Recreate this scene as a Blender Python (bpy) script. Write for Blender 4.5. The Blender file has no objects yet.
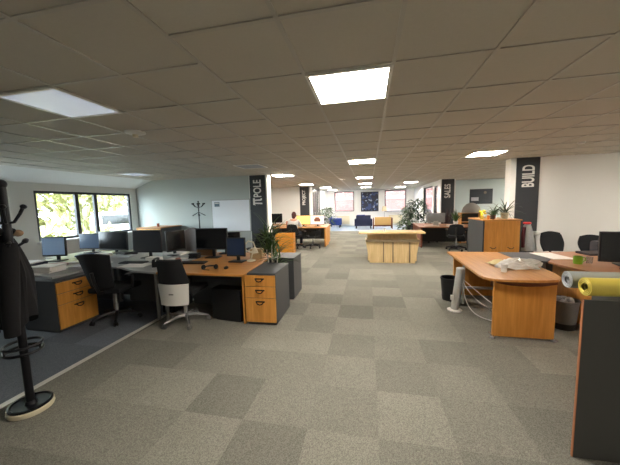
import bpy, bmesh, math, random
from mathutils import Vector, Matrix
PI = math.pi
SC = bpy.context.scene
COL = SC.collection

# ------------------------------------------------------------------ camera
def make_camera():
    yaw, pitch, roll, F = 0.208, 0.1011, -0.0269, 278.0
    cy, sy, cp, sp = math.cos(yaw), math.sin(yaw), math.cos(pitch), math.sin(pitch)
    f = Vector((-sy*cp, cy*cp, -sp)); r = Vector((cy, sy, 0)); u = r.cross(f)
    c, s = math.cos(roll), math.sin(roll)
    r, u = c*r + s*u, -s*r + c*u
    cd = bpy.data.cameras.new('camera')
    cd.sensor_fit = 'HORIZONTAL'; cd.sensor_width = 36; cd.lens = F/620*36
    cd.clip_start = 0.05; cd.clip_end = 300
    o = bpy.data.objects.new('camera', cd); COL.objects.link(o)
    m = Matrix((r, u, -f)).transposed().to_4x4(); m.translation = (0, 0, 1.606)
    o.matrix_world = m
    SC.camera = o
make_camera()

# ------------------------------------------------------------------ world, daylight, exposure
w = bpy.data.worlds.new('sky'); SC.world = w; w.use_nodes = True
bg = w.node_tree.nodes['Background']
bg.inputs[0].default_value = (0.80, 0.90, 1.0, 1); bg.inputs[1].default_value = 6.0
vs = SC.view_settings
SC.display_settings.display_device = 'sRGB'
vs.view_transform = 'Standard'; vs.look = 'None'; vs.gamma = 1.0; vs.use_curve_mapping = False
vs.exposure = 2.1
PANEL_STRENGTH = 17.0

def portal(loc, rot, sx, sy):
    l = bpy.data.lights.new('window_portal', 'AREA'); l.shape = 'RECTANGLE'; l.size = sx; l.size_y = sy
    l.energy = 1; l.cycles.is_portal = True
    o = bpy.data.objects.new('window_portal', l); COL.objects.link(o); o.location = loc; o.rotation_euler = rot
portal((-7.62, 6.35, 1.5), (0, -PI/2, 0), 1.2, 2.65)
portal((-7.62, 3.4, 1.5), (0, -PI/2, 0), 1.2, 2.08)
portal((-1.67, 20.12, 1.75), (-PI/2, 0, 0), 1.4, 1.4)
portal((1.83, 20.12, 1.75), (-PI/2, 0, 0), 1.4, 1.5)

# ------------------------------------------------------------------ materials
def lin(c):
    return tuple((v/12.92 if v <= .04045 else ((v+.055)/1.055)**2.4) for v in (x/255 for x in c)) + (1,)
MATS = {}
def mat(name, rgb, rough=.6, metal=0.0, noise=0.0, scale=40, spec=.5, trans=0, emit=None, strength=0):
    if name in MATS: return MATS[name]
    m = bpy.data.materials.new(name); m.use_nodes = True; nt = m.node_tree
    b = nt.nodes['Principled BSDF']
    b.inputs['Base Color'].default_value = lin(rgb); b.inputs['Roughness'].default_value = rough
    b.inputs['Metallic'].default_value = metal; b.inputs['Specular IOR Level'].default_value = spec
    b.inputs['Transmission Weight'].default_value = trans
    if emit:
        b.inputs['Emission Color'].default_value = lin(emit); b.inputs['Emission Strength'].default_value = strength
    if noise:
        tc = nt.nodes.new('ShaderNodeTexCoord'); n = nt.nodes.new('ShaderNodeTexNoise'); n.inputs['Scale'].default_value = scale
        n.inputs['Detail'].default_value = 3
        r = nt.nodes.new('ShaderNodeMapRange'); r.inputs['To Min'].default_value = 1-noise; r.inputs['To Max'].default_value = 1+noise
        mx = nt.nodes.new('ShaderNodeVectorMath'); mx.operation = 'SCALE'; mx.inputs[0].default_value = lin(rgb)[:3]
        nt.links.new(tc.outputs['Object'], n.inputs['Vector']); nt.links.new(n.outputs['Fac'], r.inputs['Value'])
        nt.links.new(r.outputs[0], mx.inputs['Scale']); nt.links.new(mx.outputs[0], b.inputs['Base Color'])
    MATS[name] = m
    return m
def wood(name, a, b_, rough=.38, axis='X', scale=3.0):
    m = bpy.data.materials.new(name); m.use_nodes = True; nt = m.node_tree; b = nt.nodes['Principled BSDF']
    tc = nt.nodes.new('ShaderNodeTexCoord'); mp = nt.nodes.new('ShaderNodeMapping')
    s = {'X': (1, 14, 14), 'Y': (14, 1, 14), 'Z': (14, 14, 1)}[axis]
    mp.inputs['Scale'].default_value = tuple(v*scale/3 for v in s)
    n = nt.nodes.new('ShaderNodeTexNoise'); n.inputs['Scale'].default_value = 2.2; n.inputs['Detail'].default_value = 5
    n.inputs['Distortion'].default_value = .6
    cr = nt.nodes.new('ShaderNodeValToRGB')
    cr.color_ramp.elements[0].position = .3; cr.color_ramp.elements[0].color = lin(a)
    cr.color_ramp.elements[1].position = .72; cr.color_ramp.elements[1].color = lin(b_)
    nt.links.new(tc.outputs['Object'], mp.inputs[0]); nt.links.new(mp.outputs[0], n.inputs['Vector'])
    nt.links.new(n.outputs['Fac'], cr.inputs[0]); nt.links.new(cr.outputs[0], b.inputs['Base Color'])
    b.inputs['Roughness'].default_value = rough
    MATS[name] = m
    return m
def carpet(name, base, var, speck, x0, y0, tile=.5):
    """carpet tiles: each tile a slightly different shade, flecked pile"""
    m = bpy.data.materials.new(name); m.use_nodes = True; nt = m.node_tree; N = nt.nodes; L = nt.links
    b = N['Principled BSDF']; b.inputs['Roughness'].default_value = .95; b.inputs['Specular IOR Level'].default_value = .15
    tc = N.new('ShaderNodeTexCoord')
    mp = N.new('ShaderNodeVectorMath'); mp.operation = 'SUBTRACT'; mp.inputs[1].default_value = (x0, y0, 0)
    L.new(tc.outputs['Object'], mp.inputs[0])
    dv = N.new('ShaderNodeVectorMath'); dv.operation = 'SCALE'; dv.inputs['Scale'].default_value = 1/tile
    L.new(mp.outputs[0], dv.inputs[0])
    fl = N.new('ShaderNodeVectorMath'); fl.operation = 'FLOOR'; L.new(dv.outputs[0], fl.inputs[0])
    wn = N.new('ShaderNodeTexWhiteNoise'); wn.noise_dimensions = '2D'; L.new(fl.outputs[0], wn.inputs['Vector'])
    r1 = N.new('ShaderNodeMapRange'); r1.inputs['To Min'].default_value = 1-var; r1.inputs['To Max'].default_value = 1+var
    L.new(wn.outputs['Value'], r1.inputs['Value'])
    cs = N.new('ShaderNodeVectorMath'); cs.operation = 'SCALE'; cs.inputs['Scale'].default_value = 190
    L.new(tc.outputs['Object'], cs.inputs[0])
    cf = N.new('ShaderNodeVectorMath'); cf.operation = 'FLOOR'; L.new(cs.outputs[0], cf.inputs[0])
    n = N.new('ShaderNodeTexWhiteNoise'); n.noise_dimensions = '2D'; L.new(cf.outputs[0], n.inputs['Vector'])
    r2 = N.new('ShaderNodeMapRange'); r2.inputs['To Min'].default_value = 1-speck; r2.inputs['To Max'].default_value = 1+speck
    L.new(n.outputs['Value'], r2.inputs['Value'])
    n3 = N.new('ShaderNodeTexNoise'); n3.inputs['Scale'].default_value = 1.3; L.new(tc.outputs['Object'], n3.inputs['Vector'])
    r3 = N.new('ShaderNodeMapRange'); r3.inputs['To Min'].default_value = .88; r3.inputs['To Max'].default_value = 1.12
    L.new(n3.outputs['Fac'], r3.inputs['Value'])
    m1 = N.new('ShaderNodeMath'); m1.operation = 'MULTIPLY'; L.new(r1.outputs[0], m1.inputs[0]); L.new(r2.outputs[0], m1.inputs[1])
    m2 = N.new('ShaderNodeMath'); m2.operation = 'MULTIPLY'; L.new(m1.outputs[0], m2.inputs[0]); L.new(r3.outputs[0], m2.inputs[1])
    sc = N.new('ShaderNodeVectorMath'); sc.operation = 'SCALE'; sc.inputs[0].default_value = lin(base)[:3]
    L.new(m2.outputs[0], sc.inputs['Scale']); L.new(sc.outputs[0], b.inputs['Base Color'])
    MATS[name] = m
    return m
def glass(name='window_glass', tint=(.93, .96, .95, 1)):
    m = bpy.data.materials.new(name); m.use_nodes = True; nt = m.node_tree; N = nt.nodes; L = nt.links
    N.remove(N['Principled BSDF']); out = N['Material Output']
    t = N.new('ShaderNodeBsdfTransparent'); t.inputs[0].default_value = tint
    g = N.new('ShaderNodeBsdfGlossy'); g.inputs['Roughness'].default_value = .02
    fr = N.new('ShaderNodeLayerWeight'); pw = N.new('ShaderNodeMath'); pw.operation = 'POWER'; pw.inputs[1].default_value = 5
    L.new(fr.outputs['Facing'], pw.inputs[0]); ad = N.new('ShaderNodeMath'); ad.operation = 'MULTIPLY_ADD'; ad.inputs[1].default_value = .9; ad.inputs[2].default_value = .04
    L.new(pw.outputs[0], ad.inputs[0])
    mx = N.new('ShaderNodeMixShader'); L.new(ad.outputs[0], mx.inputs[0]); L.new(t.outputs[0], mx.inputs[1]); L.new(g.outputs[0], mx.inputs[2])
    L.new(mx.outputs[0], out.inputs[0])
    MATS[name] = m
    return m

WALL = mat('wall_paint', (186, 192, 188), .75, noise=.02, scale=3)
WALLL = mat('window_wall_paint', (216, 216, 210), .75, noise=.02, scale=3)
WALLW = mat('white_wall_paint', (236, 235, 231), .7, noise=.015, scale=3)
WALLT = mat('pale_teal_wall_paint', (212, 224, 225), .75, noise=.02, scale=3)
CEILM = mat('ceiling_tile', (192, 185, 173), .85, noise=.04, scale=60)
GRIDM = mat('ceiling_bar', (178, 172, 162), .28, spec=.8)
PLASTER = mat('plaster', (226, 225, 220), .8)
CARPET = carpet('grey_carpet_tiles', (131, 129, 119), .18, .30, -2.4376, 1.7965)
CARPETL = carpet('blue_grey_carpet_tiles', (108, 114, 122), .14, .24, -3.0, 1.55)
VINYL = mat('pale_vinyl_floor', (150, 168, 190), .3, noise=.06, scale=5)
CHAR = mat('charcoal_laminate', (72, 74, 76), .5, noise=.04, scale=30)
CHARD = mat('dark_charcoal_laminate', (66, 66, 64), .5, noise=.05, scale=30)
WOOD = wood('cherry_laminate', (184, 124, 62), (206, 148, 80), .36, 'X')
WOODY = wood('cherry_laminate_lengthwise', (184, 124, 62), (206, 148, 80), .36, 'Y')
WOODZ = wood('cherry_laminate_upright', (204, 138, 58), (226, 160, 78), .42, 'Z')
WOODB = wood('brown_beech_laminate', (150, 98, 62), (178, 122, 82), .36, 'X')
PLY = wood('pale_plywood', (204, 174, 122), (226, 198, 148), .6, 'Z')
PLYX = wood('pale_plywood_lengthwise', (206, 172, 116), (228, 198, 144), .55, 'X')
DARKWOOD = wood('dark_wood', (92, 44, 24), (120, 62, 34), .45, 'X')
BLACK = mat('black_plastic', (22, 22, 24), .45)
BLACKM = mat('black_metal', (20, 21, 26), .35, .3)
BLACKF = mat('black_fabric', (26, 27, 30), .9, noise=.2, scale=90)
CLOTH = mat('dark_coat_cloth', (13, 13, 16), .95, noise=.25, scale=25)
SCREEN = mat('dark_screen', (14, 15, 18), .12, spec=.5)
SCREENB = mat('blue_screen', (44, 58, 84), .15)
SCREENP = mat('pale_blue_panel', (160, 186, 220), .3)
SCREENL = mat('painted_reflection_screen', (84, 100, 122), .15)  # window reflection painted in as a paler screen colour
CHROME = mat('chrome', (196, 196, 198), .25, .7)
ALU = mat('brushed_aluminium', (176, 176, 172), .4, .35)
GREYM = mat('grey_metal', (128, 128, 126), .4, .6)
WHITE = mat('white_plastic', (228, 226, 220), .4)
CREAM = mat('cream_plastic', (222, 212, 184), .5)
PAPER = mat('paper', (236, 232, 226), .8)
PAPERG = mat('grey_print_paper', (196, 198, 204), .8, noise=.1, scale=20)
SIGN = mat('charcoal_sign_panel', (50, 52, 56), .5)
LETTER = mat('white_lettering', (232, 230, 224), .5)
FRAME = mat('anthracite_frame', (40, 42, 48), .45)
LEAF = mat('leaf_green', (64, 92, 40), .5, noise=.35, scale=12)
LEAFD = mat('leaf_dark_green', (44, 62, 36), .5, noise=.35, scale=12)
LEAFY = mat('leaf_yellow_green', (150, 148, 92), .6, noise=.3, scale=8)
LEAFP2 = mat('leaf_pale_green', (160, 170, 130), .6, noise=.3, scale=8)
LEAFP = mat('leaf_purple_brown', (70, 46, 48), .5, noise=.3, scale=12)
SOIL = mat('soil', (46, 34, 26), .95)
TERRA = mat('terracotta', (150, 84, 56), .8)
BARK = mat('birch_bark', (210, 204, 190), .8, noise=.3, scale=6)
NAVY = mat('navy_fabric', (24, 30, 58), .85, noise=.1, scale=60)
BLUE = mat('blue_fabric', (30, 56, 128), .8, noise=.1, scale=60)
RED = mat('red_plastic', (186, 40, 40), .5)
YELLOW = mat('yellow_vinyl', (222, 202, 90), .42)
YELLOWL = mat('yellow_vinyl_edge', (206, 190, 84), .5)
GREYROLL = mat('grey_vinyl', (168, 172, 166), .42)
GREEN = mat('green_glaze', (122, 160, 40), .3)
MESHG = mat('grey_wire_mesh', (122, 120, 118), .6, noise=.3, scale=120)
SKIN = mat('skin', (206, 150, 120), .6)
HAIR = mat('dark_red_brown_hair', (74, 34, 32), .7)
SHIRT = mat('white_shirt', (224, 222, 220), .8)
TROUSER = mat('dark_trousers', (40, 44, 56), .85)
GLASS = glass()
GLASST = glass('daylight_cut_glass', (.72, .74, .75, 1))  # tint added to cut the daylight coming in at the far end
CLEAR = mat('clear_film', (240, 237, 228), .3, trans=.2)
DIFF = mat('unlit_diffuser', (226, 232, 244), .2, spec=.8)
DIFFGLOW = mat('unlit_diffuser_glow', (226, 232, 244), .2, spec=.8, emit=(214, 222, 244), strength=.085)  # panel is off; its window reflection is put in as faint emission
LIT = mat('lit_diffuser', (255, 255, 255), .5, emit=(255, 246, 234), strength=PANEL_STRENGTH)
BRICK = mat('pale_red_brick', (152, 104, 96), .9, noise=.12, scale=4)

# ------------------------------------------------------------------ mesh builder
class B:
    def __init__(s): s.bm = bmesh.new()
    def box(s, c, d, rz=0, bev=0, rx=0, ry=0):
        r = bmesh.ops.create_cube(s.bm, size=1); v = r['verts']
        bmesh.ops.scale(s.bm, vec=d, verts=v)
        if bev:
            e = list({e for q in v for e in q.link_edges})
            g = bmesh.ops.bevel(s.bm, geom=e, offset=bev, segments=2, affect='EDGES', profile=.6)
            v = list({q for f in g['faces'] for q in f.verts} | {q for q in v if q.is_valid})
        M = Matrix.Translation(c) @ Matrix.Rotation(rz, 4, 'Z') @ Matrix.Rotation(ry, 4, 'Y') @ Matrix.Rotation(rx, 4, 'X')
        bmesh.ops.transform(s.bm, matrix=M, verts=v); return s
    def bx(s, x0, x1, y0, y1, z0, z1, bev=0):
        return s.box(((x0+x1)/2, (y0+y1)/2, (z0+z1)/2), (abs(x1-x0), abs(y1-y0), abs(z1-z0)), bev=bev)
    def tube(s, pts, r, seg=10, closed=False, cap=True):
        pts = [Vector(p) for p in pts]; n = len(pts); rr = r if isinstance(r, (list, tuple)) else [r]*n
        rings = []; up = None
        for i, p in enumerate(pts):
            if closed: t = pts[(i+1) % n]-pts[i-1]
            else: t = pts[min(i+1, n-1)]-pts[max(i-1, 0)]
            t.normalize()
            if up is None:
                up = Vector((0, 0, 1)) if abs(t.z) < .9 else Vector((1, 0, 0))
            a = t.cross(up)
            if a.length < 1e-5: a = t.orthogonal()
            a.normalize(); b = a.cross(t).normalized(); up = b
            rings.append([s.bm.verts.new(p+rr[i]*(math.cos(k*2*PI/seg)*a+math.sin(k*2*PI/seg)*b)) for k in range(seg)])
        m = n if closed else n-1
        for i in range(m):
            A, C = rings[i], rings[(i+1) % n]
            for k in range(seg):
                s.bm.faces.new((A[k], A[(k+1) % seg], C[(k+1) % seg], C[k]))
        if cap and not closed:
            s.bm.faces.new(rings[0][::-1]); s.bm.faces.new(rings[-1])
        return s
    def lathe(s, prof, c=(0, 0, 0), seg=24, M=None, cap=True):
        rings = []; M = M or Matrix.Identity(4); c = Vector(c)
        for r, z in prof:
            rings.append([s.bm.verts.new(c+(M @ Vector((r*math.cos(k*2*PI/seg), r*math.sin(k*2*PI/seg), z)))) for k in range(seg)])
        for A, C in zip(rings, rings[1:]):
            for k in range(seg): s.bm.faces.new((A[k], A[(k+1) % seg], C[(k+1) % seg], C[k]))
        if cap:
            s.bm.faces.new(rings[0][::-1]); s.bm.faces.new(rings[-1])
        return s
    def prism(s, poly, z0, z1, M=None):
        M = M or Matrix.Identity(4)
        a = [s.bm.verts.new(M @ Vector((x, y, z0))) for x, y in poly]; b = [s.bm.verts.new(M @ Vector((x, y, z1))) for x, y in poly]
        n = len(poly); s.bm.faces.new(a[::-1]); s.bm.faces.new(b)
        for i in range(n): s.bm.faces.new((a[i], a[(i+1) % n], b[(i+1) % n], b[i]))
        return s
    def ball(s, c, d, M=None, u=16, v=10):
        r = bmesh.ops.create_uvsphere(s.bm, u_segments=u, v_segments=v, radius=1)['verts']
        bmesh.ops.scale(s.bm, vec=d, verts=r)
        if M: bmesh.ops.transform(s.bm, matrix=M, verts=r)
        bmesh.ops.translate(s.bm, vec=c, verts=r); return s
    def grid(s, fn, nu, nv, thick=0):
        """surface fn(u,v)->point; thick extrudes along -normal direction given by fn2"""
        vs = [[s.bm.verts.new(fn(i/nu, j/nv)) for j in range(nv+1)] for i in range(nu+1)]
        fs = [s.bm.faces.new((vs[i][j], vs[i+1][j], vs[i+1][j+1], vs[i][j+1])) for i in range(nu) for j in range(nv)]
        if thick:
            bmesh.ops.recalc_face_normals(s.bm, faces=fs)
            bmesh.ops.solidify(s.bm, geom=fs, thickness=thick)
        return s
    def leaf(s, base, d, L, wd, bend=.4, up=Vector((0, 0, 1)), n=4):
        d = Vector(d).normalized(); side = d.cross(up)
        if side.length < 1e-3: side = Vector((1, 0, 0))
        side.normalize(); p = Vector(base); prev = None
        dd = d.copy()
        for i in range(n+1):
            t = i/n; ww = wd*max(.06, math.sin(PI*(.12+.88*t)**.8))*.5
            fold = side.cross(dd)*ww*.35
            a = s.bm.verts.new(p-side*ww+fold); m = s.bm.verts.new(p); b = s.bm.verts.new(p+side*ww+fold)
            if prev:
                s.bm.faces.new((prev[0], prev[1], m, a)); s.bm.faces.new((prev[1], prev[2], b, m))
            prev = (a, m, b)
            dd = (dd-up*bend/n*1.2).normalized(); p = p+dd*(L/n)
        return s
    def build(s, name, m, parent=None, smooth=False, loc=None):
        me = bpy.data.meshes.new(name); bmesh.ops.recalc_face_normals(s.bm, faces=s.bm.faces[:])
        s.bm.to_mesh(me); s.bm.free(); me.materials.append(m)
        if smooth:
            for p in me.polygons: p.use_smooth = True
            try: me.set_sharp_from_angle(angle=math.radians(38))
            except Exception: pass
        o = bpy.data.objects.new(name, me); COL.objects.link(o)
        if parent: o.parent = parent
        if loc: o.location = loc
        return o

def thing(name, label, cat, loc=(0, 0, 0), rz=0, group=None):
    o = bpy.data.objects.new(name, None); o.empty_display_size = .1; COL.objects.link(o)
    o.location = loc; o.rotation_euler = (0, 0, rz); o['label'] = label; o['category'] = cat
    if group: o['group'] = group
    return o
def tag(o, label, cat, group=None):
    o['label'] = label; o['category'] = cat
    if group: o['group'] = group
    return o
def struct(b, name, m, parent=None, smooth=False):
    o = b.build(name, m, parent, smooth)
    if not parent: o['kind'] = 'structure'
    return o
def dup(root, loc, rz, label, group=None):
    r = root.copy(); COL.objects.link(r); r.location = loc; r.rotation_euler = (0, 0, rz); r['label'] = label
    if group: r['group'] = group
    for ch in list(root.children):
        c = ch.copy(); COL.objects.link(c); c.parent = r
        for g in list(ch.children):
            d = g.copy(); COL.objects.link(d); d.parent = c
    return r
def disc_tube(c, r, rt, seg=28):
    return [(c[0]+r*math.cos(k*2*PI/seg), c[1]+r*math.sin(k*2*PI/seg), c[2]) for k in range(seg)]

CEIL = 2.512
LX = -7.5          # window wall
# ------------------------------------------------------------------ SETTING
struct(B().bx(-3, 7.5, -3.5, 16.2, -.1, 0), 'floor', CARPET)
struct(B().bx(LX-.15, -3, -3.5, 7.9, -.1, 0), 'floor_left', CARPETL)
struct(B().bx(LX-.15, -3, 8.05, 16.2, -.1, 0), 'floor_bay', CARPET)
struct(B().bx(LX-.15, -3.2, 16.2, 17.5, -.1, 0), 'floor_room', CARPET)
struct(B().bx(-3.2, 3.2, 16.2, 20, -.1, 0), 'floor_far', VINYL)
struct(B().bx(-3.03, -2.97, -3.5, 7.85, 0, .006, bev=.002), 'trim_1', mat('pale_strip', (206, 204, 196), .4, .1))
struct(B().bx(-3.0, 3.0, 16.17, 16.23, 0, .006, bev=.002), 'trim_2', ALU)
# ceiling with its lay-in grid
struct(B().bx(LX-.15, 7.6, -3.6, 20.2, CEIL, CEIL+.1), 'ceiling', CEILM)
g = B()
gx0, gy0 = -.432, 1.688
for l in range(-12, 14):
    x = gx0+.6*l
    if x > -6.85: g.bx(x-.012, x+.012, -3.5, 20, CEIL-.007, CEIL)
    if x+.6 < -6.3 or x < -6.9: continue
    odd = 1 if l >= -1 else (0 if (l % 2 == 0 or l == -3) else 0)
    for c in range(-18, 62):
        if c % 2 != odd: continue
        y = gy0+.3*c
        if -3.5 < y < 20: g.bx(x+.012, x+.588, y-.012, y+.012, CEIL-.007, CEIL)
struct(g, 'ceiling_grid', GRIDM)
# sloping plaster soffit towards the window wall
struct(B().prism([(-6.85, CEIL), (LX-.02, 2.262), (LX-.02, CEIL)], -3.5, 7.9,
       Matrix(((1, 0, 0, 0), (0, 0, 1, 0), (0, 1, 0, 0), (0, 0, 0, 1)))), 'ceiling_soffit', PLASTER)

# left window wall with two openings
def wall_with_holes(name, m, axis, pos, th, a0, a1, z0, z1, holes):
    b = B()
    def seg(p0, p1, q0, q1):
        if p1-p0 < 1e-4 or q1-q0 < 1e-4: return
        if axis == 'X': b.bx(pos, pos+th, p0, p1, q0, q1)
        else: b.bx(p0, p1, pos, pos+th, q0, q1)
    cur = a0
    for (h0, h1, k0, k1) in sorted(holes):
        seg(cur, h0, z0, z1); seg(h0, h1, z0, k0); seg(h0, h1, k1, z1); cur = h1
    seg(cur, a1, z0, z1)
    return struct(b, name, m)
wall_with_holes('wall_left', WALLL, 'X', LX-.15, .15, -3.5, 14.25, 0, CEIL, [(2.36, 4.42, .9, 2.09), (5.0, 7.66, .9, 2.09)])
def window(name, axis, pos, a0, a1, z0, z1, mull, fw=.06, depth=.07, inner=1, m=FRAME, trans=(), gm=None):
    """frame in an opening; pos = plane of the frame; bars at the mull positions"""
    b = B()
    def bar(p0, p1, q0, q1):
        if axis == 'X': b.bx(pos-depth/2, pos+depth/2, p0, p1, q0, q1, bev=.006)
        else: b.bx(p0, p1, pos-depth/2, pos+depth/2, q0, q1, bev=.006)
    bar(a0, a0+fw, z0, z1); bar(a1-fw, a1, z0, z1); bar(a0+fw, a1-fw, z0, z0+fw); bar(a0+fw, a1-fw, z1-fw, z1)
    for c in mull: bar(c-fw*.75, c+fw*.75, z0+fw, z1-fw)
    for c in trans: bar(a0+fw, a1-fw, c-fw/2, c+fw/2)
    f = struct(b, name, m)
    p = B()
    if axis == 'X': p.bx(pos-.004, pos+.004, a0+fw*.5, a1-fw*.5, z0+fw*.5, z1-fw*.5)
    else: p.bx(a0+fw*.5, a1-fw*.5, pos-.004, pos+.004, z0+fw*.5, z1-fw*.5)
    p.build('window_glass', gm or GLASS, f)
    return f
window('window_1', 'X', LX-.06, 5.0, 7.66, .9, 2.09, [5.98, 6.5])
window('window_2', 'X', LX-.06, 2.36, 4.42, .9, 2.09, [3.4])
struct(B().bx(LX, LX+.16, 4.95, 7.72, .86, .9, bev=.004), 'window_sill_1', WALLW)
struct(B().bx(LX, LX+.16, 2.3, 4.48, .86, .9, bev=.004), 'window_sill_2', WALLW)
# whiteboard wall, bay wall and pillars on the left side
struct(B().bx(LX, -3.5, 7.9, 8.05, 0, CEIL), 'wall_bay_left', WALL)
struct(B().bx(-3.5, -2.93, 7.9, 8.2, 0, CEIL), 'trim_pillar_left', WALLW)
struct(B().bx(LX, -3.5, 14.1, 14.25, 0, CEIL), 'wall_bay_far', WALLW)
struct(B().bx(-3.5, -2.9, 14.1, 14.6, 0, CEIL), 'trim_pillar_far_left', WALLW)
# glazed partition then solid wall beyond the far-left pillar
struct(B().bx(-3.05, -2.97, 17.3, 20, 0, CEIL), 'wall_far_left', WALLW)
window('window_3', 'X', -3.0, 14.6, 17.3, .05, CEIL-.02, [15.1, 15.65, 16.2, 16.75], fw=.05, depth=.06, m=GREYM)
struct(B().bx(LX, -3.6, 17.35, 17.5, 0, CEIL), 'wall_room_back', WALL)
struct(B().bx(LX-.15, LX, 14.25, 17.5, 0, CEIL), 'wall_room_side', WALL)
t = thing('vertical_blinds', 'grey-green vertical blinds behind the glazed partition past the PROJECT banner', 'blinds', (-3.12, 14.65, 0))
BL = mat('grey_green_blind', (150, 162, 156), .8)
B().bx(-.02, .02, 0, 2.6, 2.42, 2.47).build('rail', WHITE, t)
for k in range(22): B().box((0, .06+k*.118, 1.25), (.1, .004, 2.32), rz=.5).build('slat', BL, t)
# far wall with two windows
wall_with_holes('wall_far', WALLW, 'Y', 20, .2, -3.05, 3.2, 0, CEIL, [(-2.37, -.98, 1.03, 2.43), (1.12, 2.54, .95, 2.43)])
window('window_4', 'Y', 20.08, -2.37, -.98, 1.03, 2.43, [], fw=.07, gm=GLASST)
window('window_5', 'Y', 20.08, 1.12, 2.54, .95, 2.43, [], fw=.07, gm=GLASST)
struct(B().bx(-2.42, -.93, 19.86, 20, .99, 1.03), 'window_sill_4', WALLW)
struct(B().bx(1.07, 2.59, 19.86, 20, .91, .95), 'window_sill_5', WALLW)
# right-hand side
wall_with_holes('wall_right_far', WALLW, 'X', 3.05, .15, 13.2, 20, 0, CEIL, [(13.5, 14.3, .9, 2.3), (14.5, 16.8, .9, 2.35)])
window('window_6', 'X', 3.12, 14.5, 16.8, .9, 2.35, [], fw=.07, gm=GLASST)
window('window_7', 'X', 3.12, 13.5, 14.3, .9, 2.3, [], fw=.07, gm=GLASST)
struct(B().bx(3.04, 3.6, 12.84, 13.3, 0, CEIL), 'trim_pillar_far_right', WALLW)
struct(B().bx(3.6, 7.5, 13.8, 13.95, 0, CEIL), 'wall_sales', WALLT)
struct(B().bx(3.5, 3.62, 13.3, 13.8, 0, CEIL), 'wall_sales_return', WALLT)
struct(B().bx(3.14, 7.5, 7.15, 7.4, 0, CEIL), 'wall_build', WALLW)
struct(B().bx(7.5, 7.65, -3.5, 13.95, 0, CEIL), 'wall_right', WALLW)
struct(B().bx(LX-.15, 7.65, -3.65, -3.5, 0, CEIL), 'wall_back', WALLW)
struct(B().bx(3.72, 7.5, 7.13, 7.15, 0, .09), 'baseboard_build', WALLW)
struct(B().bx(LX, -3.5, 7.88, 7.9, 0, .09), 'baseboard_bay', WALLW)
struct(B().bx(-3.0, 3.05, 19.98, 20, 0, .1), 'baseboard_far', WALLW)

# ------------------------------------------------------------------ pillar banners with lettering
def text_mesh(s, name, parent, x0, x1, z0, z1, y, m=LETTER):
    cu = bpy.data.curves.new(name, 'FONT'); cu.body = s; cu.extrude = .004; cu.offset = .022
    to = bpy.data.objects.new('t', cu); COL.objects.link(to)
    bpy.context.view_layer.update()
    me = bpy.data.meshes.new_from_object(to.evaluated_get(bpy.context.evaluated_depsgraph_get()))
    bpy.data.objects.remove(to)
    xs = [v.co.x for v in me.vertices]; ys = [v.co.y for v in me.vertices]
    ax, bx_, ay, by = min(xs), max(xs), min(ys), max(ys)
    for v in me.vertices:
        u = (v.co.x-ax)/(bx_-ax); t = (v.co.y-ay)/(by-ay)
        v.co = Vector((x1+(x0-x1)*t, y-(v.co.z+.004), z0+(z1-z0)*u))
    me.name = name; me.materials.clear(); me.materials.append(m)
    o = bpy.data.objects.new(name, me); COL.objects.link(o); o.parent = parent
    return o
def pi_sign(parent, x0, x1, z0, z1, y):
    """the pi symbol turned a quarter to the left, serif top bar with two legs"""
    b = B(); W, Hh = z1-z0, x1-x0
    def P(u, v): return (x1-Hh*v, z0+W*u)    # u along the text, v up the letter
    polys = [[(0, .74), (.06, 1), (1, 1), (1, .8), (.14, .8)],
             [(.2, .82), (.38, .82), (.34, 0), (.12, 0)],
             [(.62, .82), (.8, .82), (.82, .22), (.98, .14), (.94, 0), (.7, .04), (.62, .2)]]
    M = Matrix(((1, 0, 0, 0), (0, 0, -1, y), (0, 1, 0, 0), (0, 0, 0, 1)))
    for pl in polys: b.prism([P(u, v) for u, v in pl], 0, .008, M)
    return b.build('symbol', LETTER, parent)
def banner(x0, x1, y, label, z0=.02, z1=2.505):
    t = thing('pillar_banner', label, 'sign', ((x0+x1)/2, y, z0))
    # children placed with world-like coordinates through an inverse offset
    o = B().bx(x0, x1, y-.025, y, z0, z1).build('panel', SIGN, t)
    o.matrix_parent_inverse = Matrix.Translation(t.location).inverted()
    return t
def fix(o, t): o.matrix_parent_inverse = Matrix.Translation(t.location).inverted()
t = banner(-3.47, -2.98, 7.9, 'charcoal pillar banner lettered π POLE at the end of the whiteboard wall')
fix(text_mesh('POLE', 'lettering', t, -3.36, -3.11, 1.86, 2.37, 7.875), t)
fix(pi_sign(t, -3.38, -3.09, 1.62, 1.83, 7.875), t)
t = banner(-3.46, -2.97, 14.1, 'charcoal pillar banner lettered PROJECT behind the seated person')
fix(text_mesh('PROJECT', 'lettering', t, -3.33, -3.12, 1.58, 2.34, 14.075), t)
t = banner(3.25, 3.70, 7.15, 'charcoal pillar banner lettered BUILD beside the white wall')
fix(text_mesh('BUILD', 'lettering', t, 3.36, 3.60, 1.86, 2.34, 7.125), t)
t = banner(3.06, 3.55, 12.84, 'charcoal pillar banner lettered SALES left of the dark wall poster')
fix(text_mesh('SALES', 'lettering', t, 3.16, 3.4, 1.72, 2.3, 12.815), t)

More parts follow.
